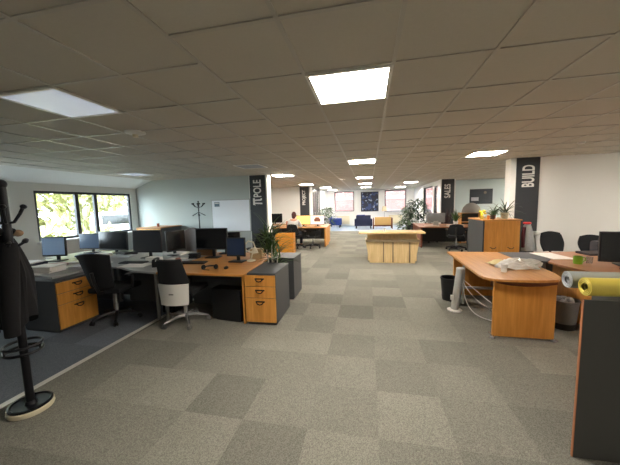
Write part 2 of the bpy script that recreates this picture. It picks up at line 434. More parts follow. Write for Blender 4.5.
# ------------------------------------------------------------------ ceiling lights
def ceiling_light(x, y, lit, label, group='recessed ceiling light panels'):
    t = thing('ceiling_light', label, 'ceiling light', (x, y, CEIL), 0, group)
    f = B(); a, b_ = .3, .272
    for (x0, x1, y0, y1) in ((-a, a, -a, -b_), (-a, a, b_, a), (-a, -b_, -b_, b_), (b_, a, -b_, b_)):
        f.bx(x0, x1, y0, y1, -.014, 0)
    f.build('frame', WHITE, t)
    B().bx(-b_, b_, -b_, b_, -.01, -.002).build('diffuser', {0: DIFF, 1: LIT, 2: DIFFGLOW}[int(lit)], t)
    return t
for i, (y, lab) in enumerate(((2.3, 'nearest lit ceiling panel over the open carpet, largest in view'),
                              (6.3, 'second lit ceiling panel along the middle aisle'),
                              (10.3, 'third lit ceiling panel along the middle aisle, above the plywood counter'),
                              (13.5, 'fourth lit ceiling panel along the middle aisle'),
                              (16.5, 'farthest lit ceiling panel of the middle aisle, near the painting'))):
    ceiling_light(-.13, y, True, lab)
ceiling_light(-2.55, 8.3, True, 'lit ceiling panel just right of the π POLE banner')
ceiling_light(-2.75, 12.5, True, 'lit ceiling panel directly above the PROJECT banner')
ceiling_light(-2.3, 15.4, True, 'lit ceiling panel in front of the far left window')
ceiling_light(-2.3, 18.4, True, 'lit ceiling panel nearest the far left window')
ceiling_light(2.27, 6.2, True, 'lit ceiling panel left of the BUILD banner')
ceiling_light(1.95, 13.8, True, 'lit ceiling panel left of the SALES banner')
ceiling_light(1.9, 17.7, True, 'lit ceiling panel in front of the far right window')
ceiling_light(-2.53, 1.99, 2, 'unlit ceiling panel nearest the coat stand, window reflection added as glow')
ceiling_light(-2.63, 6.1, False, 'unlit ceiling panel left of the π POLE banner')
ceiling_light(-5.95, 6.3, 2, 'unlit ceiling panel near the window with trees, window reflection added as glow')
for x, y in ((5.3, 2.3), (5.3, 10.3), (2.27, -1.7), (-5.6, 11.5), (6.6, 5.0), (6.7, 11.5)):  # unseen panels put in as fill, mostly to brighten the right-hand walls
    ceiling_light(x, y, True, 'lit fill panel added outside the frame', 'unseen fill panels')

t = thing('smoke_detector', 'small round white smoke detector on the ceiling above the white wall', 'smoke detector', (3.46, 5.55, CEIL))
B().lathe([(.055, 0), (.055, -.012), (.04, -.03), (.015, -.034)]).build('housing', WHITE, t, True)
t = thing('emergency_light', 'small round emergency light on the ceiling behind the unlit panel nearest the coat stand', 'ceiling fitting', (-2.69, 2.9, CEIL))
B().lathe([(.11, 0), (.11, -.015), (.07, -.03), (.02, -.034)]).build('housing', WHITE, t, True)
B().lathe([(.03, -.03), (.03, -.06), (.01, -.062)]).build('lamp_cover', CREAM, t, True)

# ------------------------------------------------------------------ shared furniture builders
def desk(name, label, poly, top_m, parts, h=.73, th=.026, group=None):
    """desk with a shaped top (world polygon) and a list of supports (name, builder, material)"""
    cx = sum(p[0] for p in poly)/len(poly); cy = sum(p[1] for p in poly)/len(poly)
    t = thing(name, label, 'desk', (cx, cy, 0), 0, group)
    b = B().prism([(x-cx, y-cy) for x, y in poly], h-th, h)
    b.build('desktop', top_m, t)
    for n, fn, m in parts:
        bb = B(); fn(bb, cx, cy); bb.build(n, m, t, True)
    return t
def panel_leg(x, y0, y1, z1=.704, th=.025):
    return lambda b, cx, cy: b.bx(x-cx-th/2, x-cx+th/2, y0-cy, y1-cy, .0, z1)
def post_leg(x, y, z1=.704, r=.025):
    return lambda b, cx, cy: b.tube([(x-cx, y-cy, 0), (x-cx, y-cy, z1)], r, 12)
def modesty(x0, x1, y, z0=.3, z1=.66, th=.018):
    return lambda b, cx, cy: b.bx(x0-cx, x1-cx, y-cy-th/2, y-cy+th/2, z0, z1)
def cable_tray(x0, x1, y): 
    return lambda b, cx, cy: b.bx(x0-cx, x1-cx, y-cy-.06, y-cy+.06, .58, .64)

def office_chair(label, loc, rz, group, back='mesh', arms=True, base_m=BLACK, seat_z=.47, top=.97):
    """swivel chair facing +Y at rz=0"""
    t = thing('office_chair', label, 'office chair', loc, rz, group)
    def seatf():
        b = B(); b.box((0, .02, seat_z), (.48, .46, .075), bev=.03); return b
    seatf().build('seat', BLACKF, t, True)
    W = .22
    zb, zt = seat_z+.06, top
    def curve(z):   # back reclines a little
        return -.23-.11*(z-zb)/(zt-zb)
    if back == 'white':
        zm = .62
        def fn(u, v):
            z = zm+(zt-zm)*v; x = (u-.5)*2*(W-.01-.045*v); return Vector((x, curve(z)+.05*(1-(2*u-1)**2)*-1+.02, z))
        B().grid(fn, 10, 10, .035).build('backrest', BLACKF, t, True)
        def fn2(u, v):
            z = .34+(zm-.34)*v; x = (u-.5)*2*(W-.03+.02*v); return Vector((x, -.245-.05*(1-(2*u-1)**2)-.01*v, z))
        B().grid(fn2, 10, 8, .02).build('back_shell', WHITE, t, True)['label'] = 'white lower back shell'
        B().box((0, -.318, .5), (.06, .006, .016)).build('badge', GREYM, t)
    else:
        def fn(u, v):
            z = zb+(zt-zb)*v; wv = W*((.82+.18*math.sin(PI*min(1, v*1.1))) if back == 'mesh' else (.78+.3*v)) ; x = (u-.5)*2*wv
            return Vector((x, curve(z)-.05*(1-(2*u-1)**2)+.02, z+(-.03*(2*u-1)**2 if v > .9 else 0)))
        B().grid(fn, 12, 12, .03).build('backrest', BLACKF, t, True)
        B().tube([(0, -.12, seat_z-.02), (0, -.27, seat_z), (0, -.33, seat_z+.14), (0, -.36, seat_z+.3)], .022, 8).build('back_support', BLACK, t, True)
    if arms:
        for sx in (-1, 1):
            a = B().tube([(sx*.2, 0, seat_z-.02), (sx*.28, 0, seat_z-.01), (sx*.285, 0, seat_z+.2)], .016, 8)
            a.box((sx*.285, .01, seat_z+.21), (.07, .24, .03), bev=.012)
            a.build('armrest', BLACK, t, True)
    B().tube([(0, 0, .1), (0, 0, .24)], .03, 12).tube([(0, 0, .22), (0, 0, seat_z-.02)], .018, 12).build('gas_column', base_m if base_m != BLACK else CHROME, t, True)
    st = B()
    for k in range(5):
        a = k*2*PI/5+.3; ca, sa = math.cos(a), math.sin(a)
        st.tube([(0, 0, .115), (.12*ca, .12*sa, .115), (.3*ca, .3*sa, .075)], [.03, .026, .016], 8)
    st.build('star_base', base_m, t, True)
    for k in range(5):
        a = k*2*PI/5+.3; ca, sa = math.cos(a), math.sin(a); c = B()
        M = Matrix.Rotation(a+.6, 4, 'Z') @ Matrix.Rotation(PI/2, 4, 'X')
        for q in (-.016, .016):
            c.lathe([(.022, -.007), (.028, -.004), (.028, .004), (.022, .007)], (.3*ca, .3*sa, .028), 14, M @ Matrix.Translation((0, 0, q)))
        c.box((.3*ca, .3*sa, .045), (.02, .02, .05)).build('caster', base_m if base_m != CHROME else GREYM, t, True)
    return t

def monitor(label, loc, rz, wd, zc, hh, group, scr=SCREEN, case=BLACK, round_foot=False, tilt=.05):
    """flat monitor facing -Y at rz=0; loc on the desk; zc = height of the panel centre above the desk"""
    t = thing('monitor', label, 'monitor', loc, rz, group)
    b = B(); b.box((0, 0, zc), (wd, .035, hh), bev=.008, rx=-tilt)
    b.box((0, .03, zc), (wd*.6, .04, hh*.6), bev=.012, rx=-tilt)
    b.build('casing', case, t, True)
    B().box((0, -.0185, zc+.006), (wd-.03, .004, hh-.045), rx=-tilt).build('screen', scr, t)
    B().box((0, .055, zc*.5), (.05, .03, zc), bev=.006).build('stand_neck', case, t, True)
    f = B()
    if round_foot: f.lathe([(.12, 0), (.12, .008), (.06, .018), (.02, .022)], (0, .03, 0), 28)
    else: f.box((0, .03, .008), (.24, .18, .016), bev=.006)
    f.build('stand_foot', case, t, True)
    return t

def pedestal(label, loc, rz, w_, d_, h, handles, front_m=WOODZ, carc=CHAR, group=None, splits=(.24, .24, .52), top_over=.0):
    """drawer unit, drawers face -Y at rz=0, origin at front-left foot"""
    t = thing('drawer_pedestal', label, 'drawer unit', loc, rz, group)
    b = B().bx(0, w_, .018, d_, .03, h-.025)
    b.bx(.02, w_-.02, .04, d_-.02, 0, .03)
    b.build('body', carc, t)
    B().bx(-.004, w_+.004, -.004, d_+.004, h-.025, h, bev=.004).build('top', carc, t, True)
    z = h-.03; tot = h-.07
    for s in splits:
        z1 = z; z0 = z-tot*s; z = z0
        dr = B().bx(.008, w_-.008, 0, .018, z0+.005, z1-.003, bev=.002).build('drawer', front_m, t)
        hb = B(); zc = z1-.06; cx = w_/2
        hb.tube([(cx-.055, .0, zc+.012), (cx-.05, -.022, zc+.01), (cx-.03, -.03, zc-.014), (cx, -.032, zc-.022), (cx+.03, -.03, zc-.014), (cx+.05, -.022, zc+.01), (cx+.055, 0, zc+.012)], .007, 8)
        hb.box((cx, -.002, zc+.012), (.13, .006, .016))
        hb.build('handle', handles, dr, True)
    return t

def plant_leaves(b, c, n, L, wd, rnd, up=.5, bend=.8, hmin=0, hmax=0, spread=.03):
    for i in range(n):
        a = rnd.uniform(0, 2*PI); e = rnd.uniform(up-.35, up+.45)
        d = (math.cos(a)*math.cos(e), math.sin(a)*math.cos(e), math.sin(e))
        p = (c[0]+rnd.uniform(-spread, spread), c[1]+rnd.uniform(-spread, spread), c[2]+rnd.uniform(hmin, hmax))
        b.leaf(p, d, L*rnd.uniform(.7, 1.2), wd*rnd.uniform(.7, 1.2), bend*rnd.uniform(.6, 1.4))
def pot(t, r, h, m):
    B().lathe([(r*.72, 0), (r*.98, h*.9), (r*1.08, h*.9), (r*1.08, h), (r*.92, h), (r*.9, h*.88)], cap=False).lathe([(r*.72, 0), (.001, 0)], cap=False).build('pot', m, t, True)
    B().lathe([(r*.9, h*.9), (.01, h*.92)], cap=False).build('soil', SOIL, t)

def keyboard(label, loc, rz, m=BLACK, group='keyboards on the desks'):
    t = thing('keyboard', label, 'keyboard', loc, rz, group)
    B().box((0, 0, .008), (.44, .15, .016), bev=.005, rx=.03).build('base', m, t, True)
    k = B()
    for i in range(15):
        for j in range(5): k.box((-.196+i*.028, -.054+j*.027, .019+.03*(-.054+j*.027)), (.022, .021, .008))
    k.build('keys', m, t)
    return t
def book(label, loc, rz, size, m, group=None, name='paper_stack', cat='papers'):
    b = B(); x, y, z = size; n = max(1, int(z/.012)); rnd = random.Random(label)
    for i in range(n):
        b.box((rnd.uniform(-.008, .008), rnd.uniform(-.008, .008), z*(i+.5)/n), (x, y, z/n*.96), rz=rnd.uniform(-.05, .05))
    o = b.build(name, m); o.location = loc; o.rotation_euler = (0, 0, rz); tag(o, label, cat, group); return o
# ------------------------------------------------------------------ LEFT BAY
R = random.Random(7)
# desks of the cluster: front row faces the window side, back row behind it; modesty panels lowered to darken the space beneath
desk('desk', 'cherry wood desk beside the drawer pedestal, under the black headset',
     [(-2.87, 3.24), (-1.58, 3.24), (-1.6, 4.04), (-2.87, 4.04)], WOOD,
     [('leg_panel', panel_leg(-1.665, 3.40, 4.0), WOODZ), ('leg', post_leg(-2.8, 3.32), GREYM), ('modesty_panel', modesty(-2.8, -1.7, 3.95, .04), CHAR), ('cable_tray', cable_tray(-2.7, -1.8, 3.8), BLACK)], group='desks of the left cluster')
desk('desk', 'desk in front of the large middle monitor, behind the black mesh chair',
     [(-4.12, 3.5), (-3.7, 3.48), (-3.3, 3.3), (-2.88, 3.24), (-2.88, 4.04), (-4.12, 4.04)], mat('pale_glare_laminate', (150, 150, 150), .3),  # pale grey stands in for window glare on the desktop
     [('leg', post_leg(-2.98, 3.36), GREYM), ('leg', post_leg(-4.0, 3.6), GREYM), ('modesty_panel', modesty(-4.05, -2.9, 3.95, .04), CHAR)], group='desks of the left cluster')
desk('desk', 'paper-strewn desk on the dark drawer pedestal, nearest the window',
     [(-5.75, 2.9), (-4.42, 2.9), (-4.12, 2.84), (-4.13, 4.04), (-5.75, 4.04)], mat('pale_glare_laminate', (150, 150, 150), .3),
     [('leg_panel', panel_leg(-5.7, 2.95, 4.0), CHAR), ('leg', post_leg(-4.25, 3.95), GREYM), ('modesty_panel', modesty(-5.65, -4.2, 3.95, .04), CHAR)], group='desks of the left cluster')
for x0, x1, lab in ((-2.87, -1.63, 'back-row desk behind the small blue monitor'), (-4.12, -2.88, 'back-row desk behind the large middle monitor'), (-6.0, -4.13, 'back-row desk under the monitors by the window')):
    desk('desk', lab, [(x0, 4.05), (x1, 4.05), (x1, 4.86), (x0, 4.86)], WOOD if x0 > -4 else mat('pale_glare_laminate', (150, 150, 150), .3),
         [('leg_panel', panel_leg(x0+.03, 4.1, 4.82), CHAR), ('leg_panel', panel_leg(x1-.03, 4.1, 4.82), CHAR), ('modesty_panel', modesty(x0+.05, x1-.05, 4.2, .04), CHAR)], group='desks of the left cluster')

pedestal('desk-height pedestal with cherry drawers under the paper-strewn desk by the coat stand', (-3.97, 2.76, 0), PI/2, .54, .64, .70, BLACKM, WOODZ, CHAR)
pedestal('charcoal pedestal with three cherry drawers at the end of the cherry desk', (-1.635, 3.375, 0), .02, .44, .66, .72, BLACKM, WOODZ, CHAR)
t = thing('storage_cabinet', 'plain charcoal desk-height cabinet behind the three-drawer pedestal', 'cabinet', (-1.63, 4.42, 0))
B().bx(0, .4, 0, .52, .03, .70).bx(.02, .38, .02, .5, 0, .03).build('body', CHAR, t)
B().bx(-.01, .41, -.01, .53, .70, .72, bev=.004).build('top', CHAR, t, True)
B().bx(.01, .39, .52, .538, .04, .69).build('door', WOODZ, t)

# plant between the two cabinets
t = thing('potted_plant', 'tall dark leafy plant between the pedestal and the charcoal cabinet', 'plant', (-1.52, 4.22, 0))
pot(t, .13, .3, BLACK)
s = B()
for k in range(4): s.tube([(.03*math.cos(k*1.6), .03*math.sin(k*1.6), .26), (.06*math.cos(k*1.6), .05*math.sin(k*1.6), .6), (.1*math.cos(k*1.6), .05*math.sin(k*1.6), .84+.05*k)], .008, 6)
s.build('stems', BARK, t)
b = B()
for k in range(4): plant_leaves(b, (.1*math.cos(k*1.6), .06*math.sin(k*1.6), .82+.09*k), 34, .42, .024, R, .75, .75, -.22, .14)
b.build('foliage', LEAF, t)

# monitors of the cluster
G = 'monitors on the left desk cluster'
monitor('pale blue monitor nearest the coat stand, above the papers', (-5.38, 3.8, .73), .2, .42, .26, .34, G, SCREENP, BLACK)
monitor('monitor with a painted window reflection, between the pale blue one and the wide dark one', (-5.6, 4.62, .73), .1, .46, .24, .32, G, SCREENL)
monitor('wide dark monitor under the right end of the window', (-4.98, 4.58, .73), .0, .68, .26, .38, G)
monitor('large dark grey middle monitor in front of the low wooden cabinet', (-3.84, 4.2, .73), .06, .56, .30, .40, G, mat('grey_screen', (40, 42, 46), .3))
monitor('black monitor turned edge-on beside the large middle one', (-3.5, 4.5, .73), 1.25, .38, .27, .38, G)
monitor('black monitor in front of the whiteboard', (-2.64, 4.3, .73), .05, .58, .33, .37, G)
monitor('small blue monitor turned slightly, in front of the plant', (-2.04, 4.0, .73), -.05, .32, .24, .30, G, SCREENB)
monitor('black monitor behind the small blue one', (-2.6, 4.75, .73), PI+.1, .52, .24, .32, G)

# desk clutter, left
keyboard('black keyboard in front of the black monitor', (-2.72, 3.85, .73), .1)
keyboard('black keyboard in front of the large middle monitor', (-3.75, 3.78, .73), .05)
keyboard('white keyboard on the desk by the window', (-5.1, 3.3, .73), .4, WHITE)
t = thing('headset', 'black headset lying on the front of the cherry desk', 'headset', (-2.2, 3.5, .73), .3)
B().tube([(.085*math.cos(a), .085*math.sin(a), .03) for a in [PI*k/12 for k in range(13)]], .01, 8).build('headband', BLACK, t, True)
for sx in (-1, 1): B().ball((sx*.085, -.02, .035), (.03, .045, .035)).build('ear_cup', BLACKF, t, True)
B().tube([(-.085, -.02, .03), (-.05, -.11, .02), (.02, -.13, .015)], .005, 6).build('microphone', BLACK, t, True)
def mouse(label, loc, rz=0, m=BLACK):
    t = thing('computer_mouse', label, 'mouse', loc, rz, 'computer mice')
    B().ball((0, 0, .012), (.032, .055, .022)).build('shell', m, t, True)
    B().ball((0, .028, .032), (.005, .01, .006)).build('wheel', GREYM, t, True)
mouse('black mouse right of the headset on the cherry desk', (-1.98, 3.55, .73), .3)
mouse('black mouse near the large middle monitor', (-3.3, 3.75, .73))
book('flat white papers spread in front of the large middle monitor', (-3.55, 3.62, .73), .15, (.42, .3, .006), PAPER)
book('white papers left of the large middle monitor', (-4.35, 3.72, .73), -.2, (.32, .24, .01), PAPER)
book('thick stack of white paper at the front of the desk by the coat stand', (-4.6, 3.12, .73), .12, (.36, .25, .09), PAPER)
book('grey stack of prints beside the thick white paper stack', (-4.28, 3.4, .73), .35, (.3, .22, .04), PAPERG)
book('loose sheet on the corner of the paper-strewn desk', (-4.72, 3.0, .73), .1, (.42, .16, .004), PAPER)
book('dark folders behind the thick white paper stack', (-5.45, 3.42, .73), .15, (.42, .3, .05), mat('dark_folder', (38, 44, 66), .6), None, 'folder_stack', 'folders')
book('papers on the dark folders by the coat', (-5.45, 3.42, .782), .3, (.4, .26, .015), PAPER)
book('pinkish notebooks among the papers by the pale blue monitor', (-4.95, 3.5, .73), .5, (.3, .2, .03), mat('pink_cover', (176, 140, 140), .7), None, 'notebook_stack', 'notebooks')
book('crumpled white sheets in front of the window-reflecting monitor', (-4.7, 3.72, .73), .2, (.34, .2, .03), PAPER)
book('paper pile under the wide dark monitor', (-4.5, 4.3, .73), .1, (.4, .24, .02), PAPERG)
book('paper pile left of the black monitor', (-3.02, 3.95, .73), .2, (.26, .2, .02), PAPERG)
book('low paper pile behind the large middle monitor', (-3.6, 4.62, .73), .0, (.4, .26, .03), PAPER)
book('white ring binder lying flat below the wide dark monitor', (-4.95, 4.25, .73), .3, (.3, .25, .05), PAPER, None, 'ring_binder', 'binder')
book('dark binder beside the white one below the wide dark monitor', (-4.6, 4.5, .73), -.3, (.3, .24, .06), BLACK, None, 'ring_binder', 'binder')
book('open white booklet right of the large middle monitor', (-3.2, 4.1, .73), .2, (.3, .21, .015), PAPER, None, 'booklet', 'booklet')
book('small dark box between the mug and the black monitor', (-2.95, 4.25, .73), .1, (.16, .12, .09), BLACK, None, 'small_box', 'box')
book('low white box behind the black keyboard of the middle desk', (-3.55, 4.0, .73), .1, (.22, .14, .06), PAPER, None, 'small_box', 'box')
book('blue notebook at the foot of the window-reflecting monitor', (-5.35, 4.3, .73), .4, (.28, .2, .03), mat('blue_cover', (60, 82, 130), .6), None, 'notebook', 'notebook')
book('brown parcel on the back-row desk behind the black monitor', (-2.95, 4.62, .73), .1, (.3, .2, .12), mat('brown_card', (156, 124, 88), .8), None, 'parcel', 'parcel')
t = thing('desk_phone', 'black desk phone left of the black monitor on the left cluster', 'phone', (-3.1, 3.62, .73), .4)
B().prism([(-.09, 0), (.09, 0), (.09, .05), (-.09, .085)], -.1, .1, Matrix(((0, 0, 1, 0), (1, 0, 0, 0), (0, 1, 0, 0), (0, 0, 0, 1)))).build('base', BLACK, t)
B().tube([(-.07, -.1, .1), (-.075, -.03, .115), (-.075, .03, .115), (-.07, .1, .1)], [.024, .016, .016, .024], 8).build('handset', BLACK, t, True)
t = thing('mug', 'small pinkish mug on the left cluster beside the desk phone', 'mug', (-2.94, 3.8, .73))
B().lathe([(.034, 0), (.038, .09), (.033, .09), (.03, .01)], cap=False).lathe([(.034, 0), (.001, 0)], cap=False).build('body', mat('pink_glaze', (196, 140, 126), .4), t, True)
B().tube([(.036, 0, .07), (.06, 0, .065), (.062, 0, .03), (.036, 0, .02)], .005, 6).build('handle', mat('pink_glaze', (196, 140, 126), .4), t, True)
# cream gooseneck lamp and box at the right end of the cluster
t = thing('desk_lamp', 'cream desk lamp with looped neck at the end of the cluster', 'lamp', (-1.84, 4.1, .73))
B().lathe([(.07, 0), (.07, .012), (.02, .03)], seg=20).build('base', CREAM, t, True)
B().tube([(0, 0, .02), (.02, 0, .1), (.08, 0, .2), (.05, 0, .3), (-.04, 0, .32), (-.1, 0, .25), (-.08, 0, .17), (0, 0, .14), (.07, 0, .17)], .012, 8).build('neck', CREAM, t, True)
B().lathe([(.02, .05), (.035, .02), (.055, -.04), (.05, -.04), (.03, .02)], (.07, 0, .17), 18).build('shade', CREAM, t, True)
t = thing('cardboard_box', 'small beige box behind the cream looped lamp', 'box', (-1.86, 4.4, .73), .1)
B().bx(-.1, .1, -.08, .08, 0, .15).build('carton', mat('beige_card', (186, 160, 118), .8), t)
B().bx(-.102, .102, -.02, .02, .1505, .152).build('tape', CREAM, t)

# chairs of the left cluster
office_chair('black mesh office chair pulled up to the paper-strewn desk', (-3.62, 3.28, 0), .12, 'office chairs', 'flared', seat_z=.48, top=1.03)
office_chair('office chair with white lower back shell and chrome base', (-2.52, 3.34, 0), .12, 'office chairs', 'white', False, CHROME, .48, .95)
office_chair('black office chair on the far side of the left cluster, before the whiteboard', (-2.3, 5.6, 0), PI, 'office chairs', top=1.0)

# PC towers, footrest
t = thing('pc_tower', 'black computer tower on the carpet under the cherry desk', 'computer', (-1.73, 3.52, 0), PI/2-.12)
B().bx(-.1, .1, -.01, .45, .015, .46, bev=.006).build('case', BLACK, t, True)
B().bx(-.1, .1, -.03, -.01, .015, .46, bev=.006).build('front_bezel', SCREEN, t, True)
B().box((.05, -.034, .4), (.05, .006, .016)).build('drive_slot', GREYM, t)
for sx in (-1, 1): B().bx(sx*.07-.015, sx*.07+.015, 0, .4, 0, .015).build('foot', BLACK, t)
t = thing('pc_tower', 'black computer tower under the desk of the large middle monitor', 'computer', (-3.0, 3.6, 0), .02)
B().bx(-.1, .1, 0, .45, .01, .44, bev=.006).build('case', BLACK, t, True)
B().bx(-.1, .1, -.02, 0, .01, .44, bev=.006).build('front_bezel', SCREEN, t, True)

# coat stand with coat
t = thing('coat_stand', 'tall black coat stand with round cream-edged base', 'coat stand', (-2.72, 1.61, 0))
B().lathe([(.142, 0), (.147, .012), (.145, .035), (.135, .042)], seg=36).build('base_rim', CREAM, t, True)['label'] = 'cream base edge'
B().lathe([(.137, .04), (.139, .056), (.126, .06), (.115, .05), (.04, .046), (.03, .07)], seg=36).build('base_tray', BLACKM, t, True)
B().tube([(0, 0, .04), (0, 0, 1.8)], .027, 14).ball((0, 0, 1.82), (.035, .035, .035)).build('pole', BLACKM, t, True)
for z in (.5, .55): B().tube(disc_tube((0, 0, z), 0.115, .011), .011, 8, closed=True).build('umbrella_ring', BLACKM, t, True)
b = B()
for k in range(3):
    a = k*2*PI/3+.4; b.tube([(0, 0, .525), (.115*math.cos(a), .115*math.sin(a), .525)], .008, 6)
    b.tube([(.115*math.cos(a), .115*math.sin(a), .5), (.115*math.cos(a), .115*math.sin(a), .55)], .008, 6)
b.build('ring_spokes', BLACKM, t, True)
for k in range(6):
    a = k*PI/3+.45; ca, sa = math.cos(a), math.sin(a)
    h = B().tube([(0, 0, 1.52), (.05*ca, .05*sa, 1.53), (.09*ca, .09*sa, 1.59), (.115*ca, .115*sa, 1.64)], .01, 8)
    h.ball((.12*ca, .12*sa, 1.648), (.02, .02, .018)).build('hook', BLACKM, t, True)
    h = B().tube([(0, 0, 1.37), (.05*ca, .05*sa, 1.34), (.095*ca, .095*sa, 1.37)], .01, 8)
    h.ball((.103*ca, .103*sa, 1.378), (.02, .02, .017)).build('hook', BLACKM, t, True)
# the coat hanging on it
t = thing('coat', 'dark coat hanging on the black coat stand', 'coat', (-2.78, 1.62, 0))
def coat_fn(u, v):
    a = 2*PI*u; z = 1.44-.72*v
    r = (.05+.125*min(1, v*2.2)**.6)*(1+.13*math.sin(5*a+3*v)+.06*math.sin(11*a))
    if v > .85: r *= 1.0
    return Vector((1.0*r*math.cos(a)*.85-.04, .8*r*math.sin(a), z+.04*math.sin(3*a)*v))
B().grid(coat_fn, 48, 18).build('body', CLOTH, t, True)
for sx, rx in ((1, .25), (-1, -.3)):
    B().tube([(sx*.07, -.02, 1.36), (sx*.11, -.06, 1.2), (sx*.12, -.08, 1.0), (sx*.11, -.09, .8), (sx*.105, -.09, .66)], [.055, .06, .055, .05, .045], 12).build('sleeve', CLOTH, t, True)
B().tube([(.07*math.cos(a)-.02, .06*math.sin(a), 1.45+.015*math.cos(2*a)) for a in [2*PI*k/14 for k in range(14)]], .026, 8, closed=True).build('collar', CLOTH, t, True)
b = B().ball((0, 0, 0), (.035, .032, .028)).build('cap', mat('tan_cloth', (150, 120, 92), .9, noise=.15, scale=30), None, True)
b.location = (-2.73, 1.68, 1.44); tag(b, 'small tan knitted cap on top of the dark coat', 'cap')

# low wooden cabinet and clutter before the whiteboard wall
t = thing('storage_cabinet', 'low cherry-fronted cabinet left of the far coat stand', 'cabinet', (-6.68, 6.95, 0))
B().bx(0, .82, 0, .9, .04, 1.03).bx(.03, .79, .03, .87, 0, .04).build('body', CHAR, t)
B().bx(-.01, .83, -.02, .91, 1.03, 1.055, bev=.004).build('top', WOOD, t, True)
for k in range(2):
    d = B().bx(.01+k*.4, .4+k*.4, -.018, 0, .06, 1.02).build('door', WOODZ, t)
    B().tube([(.36+k*.1, -.018, .55), (.36+k*.1, -.04, .53), (.36+k*.1, -.04, .45), (.36+k*.1, -.018, .43)], .006, 6).build('handle', BLACKM, d, True)
t = thing('cup', 'small cup on top of the low cherry-fronted cabinet', 'cup', (-6.2, 7.25, 1.055))
B().lathe([(.03, 0), (.04, .1), (.036, .1), (.027, .01)], cap=False).lathe([(.03, 0), (.001, 0)], cap=False).build('body', TERRA, t, True)
t = thing('armchair', 'rounded grey-brown armchair against the wall beside the low cabinet', 'armchair', (-4.75, 6.5, 0), .1)
GB = mat('grey_brown_upholstery', (120, 112, 108), .85, noise=.12, scale=30)
B().box((0, -.05, .3), (.6, .62, .22), bev=.06).build('seat', GB, t, True)
B().grid(lambda u, v: Vector(((.34+.03*math.sin(PI*v))*math.cos(PI*u), .05+.36*math.sin(PI*u), .25+(.3+.5*math.sin(PI*u)**.8)*v)), 16, 8, .09).build('backrest', GB, t, True)
for sx in (-1, 1):
    for sy in (-1, 1): B().tube([(sx*.24, sy*.24, 0), (sx*.24, sy*.24, .2)], .02, 8).build('leg', BLACK, t, True)
t = thing('coat_stand', 'slim dark coat stand in front of the wall left of the whiteboard', 'coat stand', (-4.92, 7.42, 0))
B().lathe([(.16, 0), (.16, .02), (.03, .035)], seg=28).build('base', BLACKM, t, True)
B().tube([(0, 0, .03), (0, 0, 1.76)], .018, 10).ball((0, 0, 1.77), (.024, .024, .024)).build('pole', BLACKM, t, True)
for k in range(6):
    a = k*PI/3+.2; ca, sa = math.cos(a), math.sin(a)
    B().tube([(0, 0, 1.6), (.1*ca, .1*sa, 1.62), (.17*ca, .17*sa, 1.7)], .01, 6).ball((.175*ca, .175*sa, 1.71), (.03, .03, .024)).build('hook', BLACKM, t, True)
    B().tube([(0, 0, 1.46), (.09*ca, .09*sa, 1.42), (.2*ca, .2*sa, 1.36)], .009, 6).build('arm', BLACKM, t, True)
t = thing('whiteboard', 'large white whiteboard on the wall left of the π POLE banner', 'whiteboard', (-4.14, 7.9, .83))
B().bx(-.62, .64, -.02, 0, .02, .97).build('writing_surface', mat('whiteboard_enamel', (240, 242, 246), .35), t)
fr = B()
for (x0, x1, z0, z1) in ((-.64, -.61, 0, 1), (.63, .66, 0, 1), (-.61, .63, 0, .025), (-.61, .63, .965, .99)): fr.bx(x0, x1, -.028, 0, z0, z1)
fr.build('frame', ALU, t)
B().bx(-.3, .3, -.08, -.02, .0, .012).build('pen_tray', ALU, t)
t = thing('notice', 'small blue-grey printed notice at the top left of the whiteboard', 'notice', (-4.58, 7.878, 1.68))
B().bx(-.085, .085, -.003, 0, -.07, .07).build('sheet', mat('blue_grey_print', (112, 132, 146), .7), t)
B().bx(-.07, .07, -.004, -.003, .02, .05).build('heading', PAPER, t)

# ------------------------------------------------------------------ OUTSIDE the left windows
struct(B().bx(-60, LX-.2, -35, 45, -.6, -.5), 'ground', mat('asphalt', (104, 104, 102), .9, noise=.1, scale=2))
def tree(label, x, y, h, rad, m, trunk_r, seed, group='trees outside the window', n=900):
    rn = random.Random(seed); t = thing('tree', label, 'tree', (x, y, -.5), 0, group)
    b = B().tube([(0, 0, 0), (.08, .05, h*.35), (-.05, .1, h*.7), (0, 0, h*.95)], [trunk_r, trunk_r*.8, trunk_r*.55, .02], 8)
    for k in range(9):
        a = rn.uniform(0, 2*PI); z = h*(.3+.06*k); L = rad*.8*rn.uniform(.6, 1)
        b.tube([(0, 0, z), (.5*L*math.cos(a), .5*L*math.sin(a), z+.35*L), (L*math.cos(a), L*math.sin(a), z+.55*L)], [trunk_r*.35, trunk_r*.22, .01], 6)
    b.build('trunk', BARK, t, True)
    f = B()
    for i in range(n):
        while True:
            p = Vector((rn.uniform(-1, 1), rn.uniform(-1, 1), rn.uniform(-1, 1)))
            if .25 < p.length < 1: break
        p = Vector((p.x*rad, p.y*rad, h*.58+p.z*h*.48))
        d = Vector((rn.uniform(-1, 1), rn.uniform(-1, 1), rn.uniform(-.8, .4)))
        f.leaf(p, d, rn.uniform(.35, .6), rn.uniform(.2, .32), .4, n=2)
    f.build('foliage', m, t)
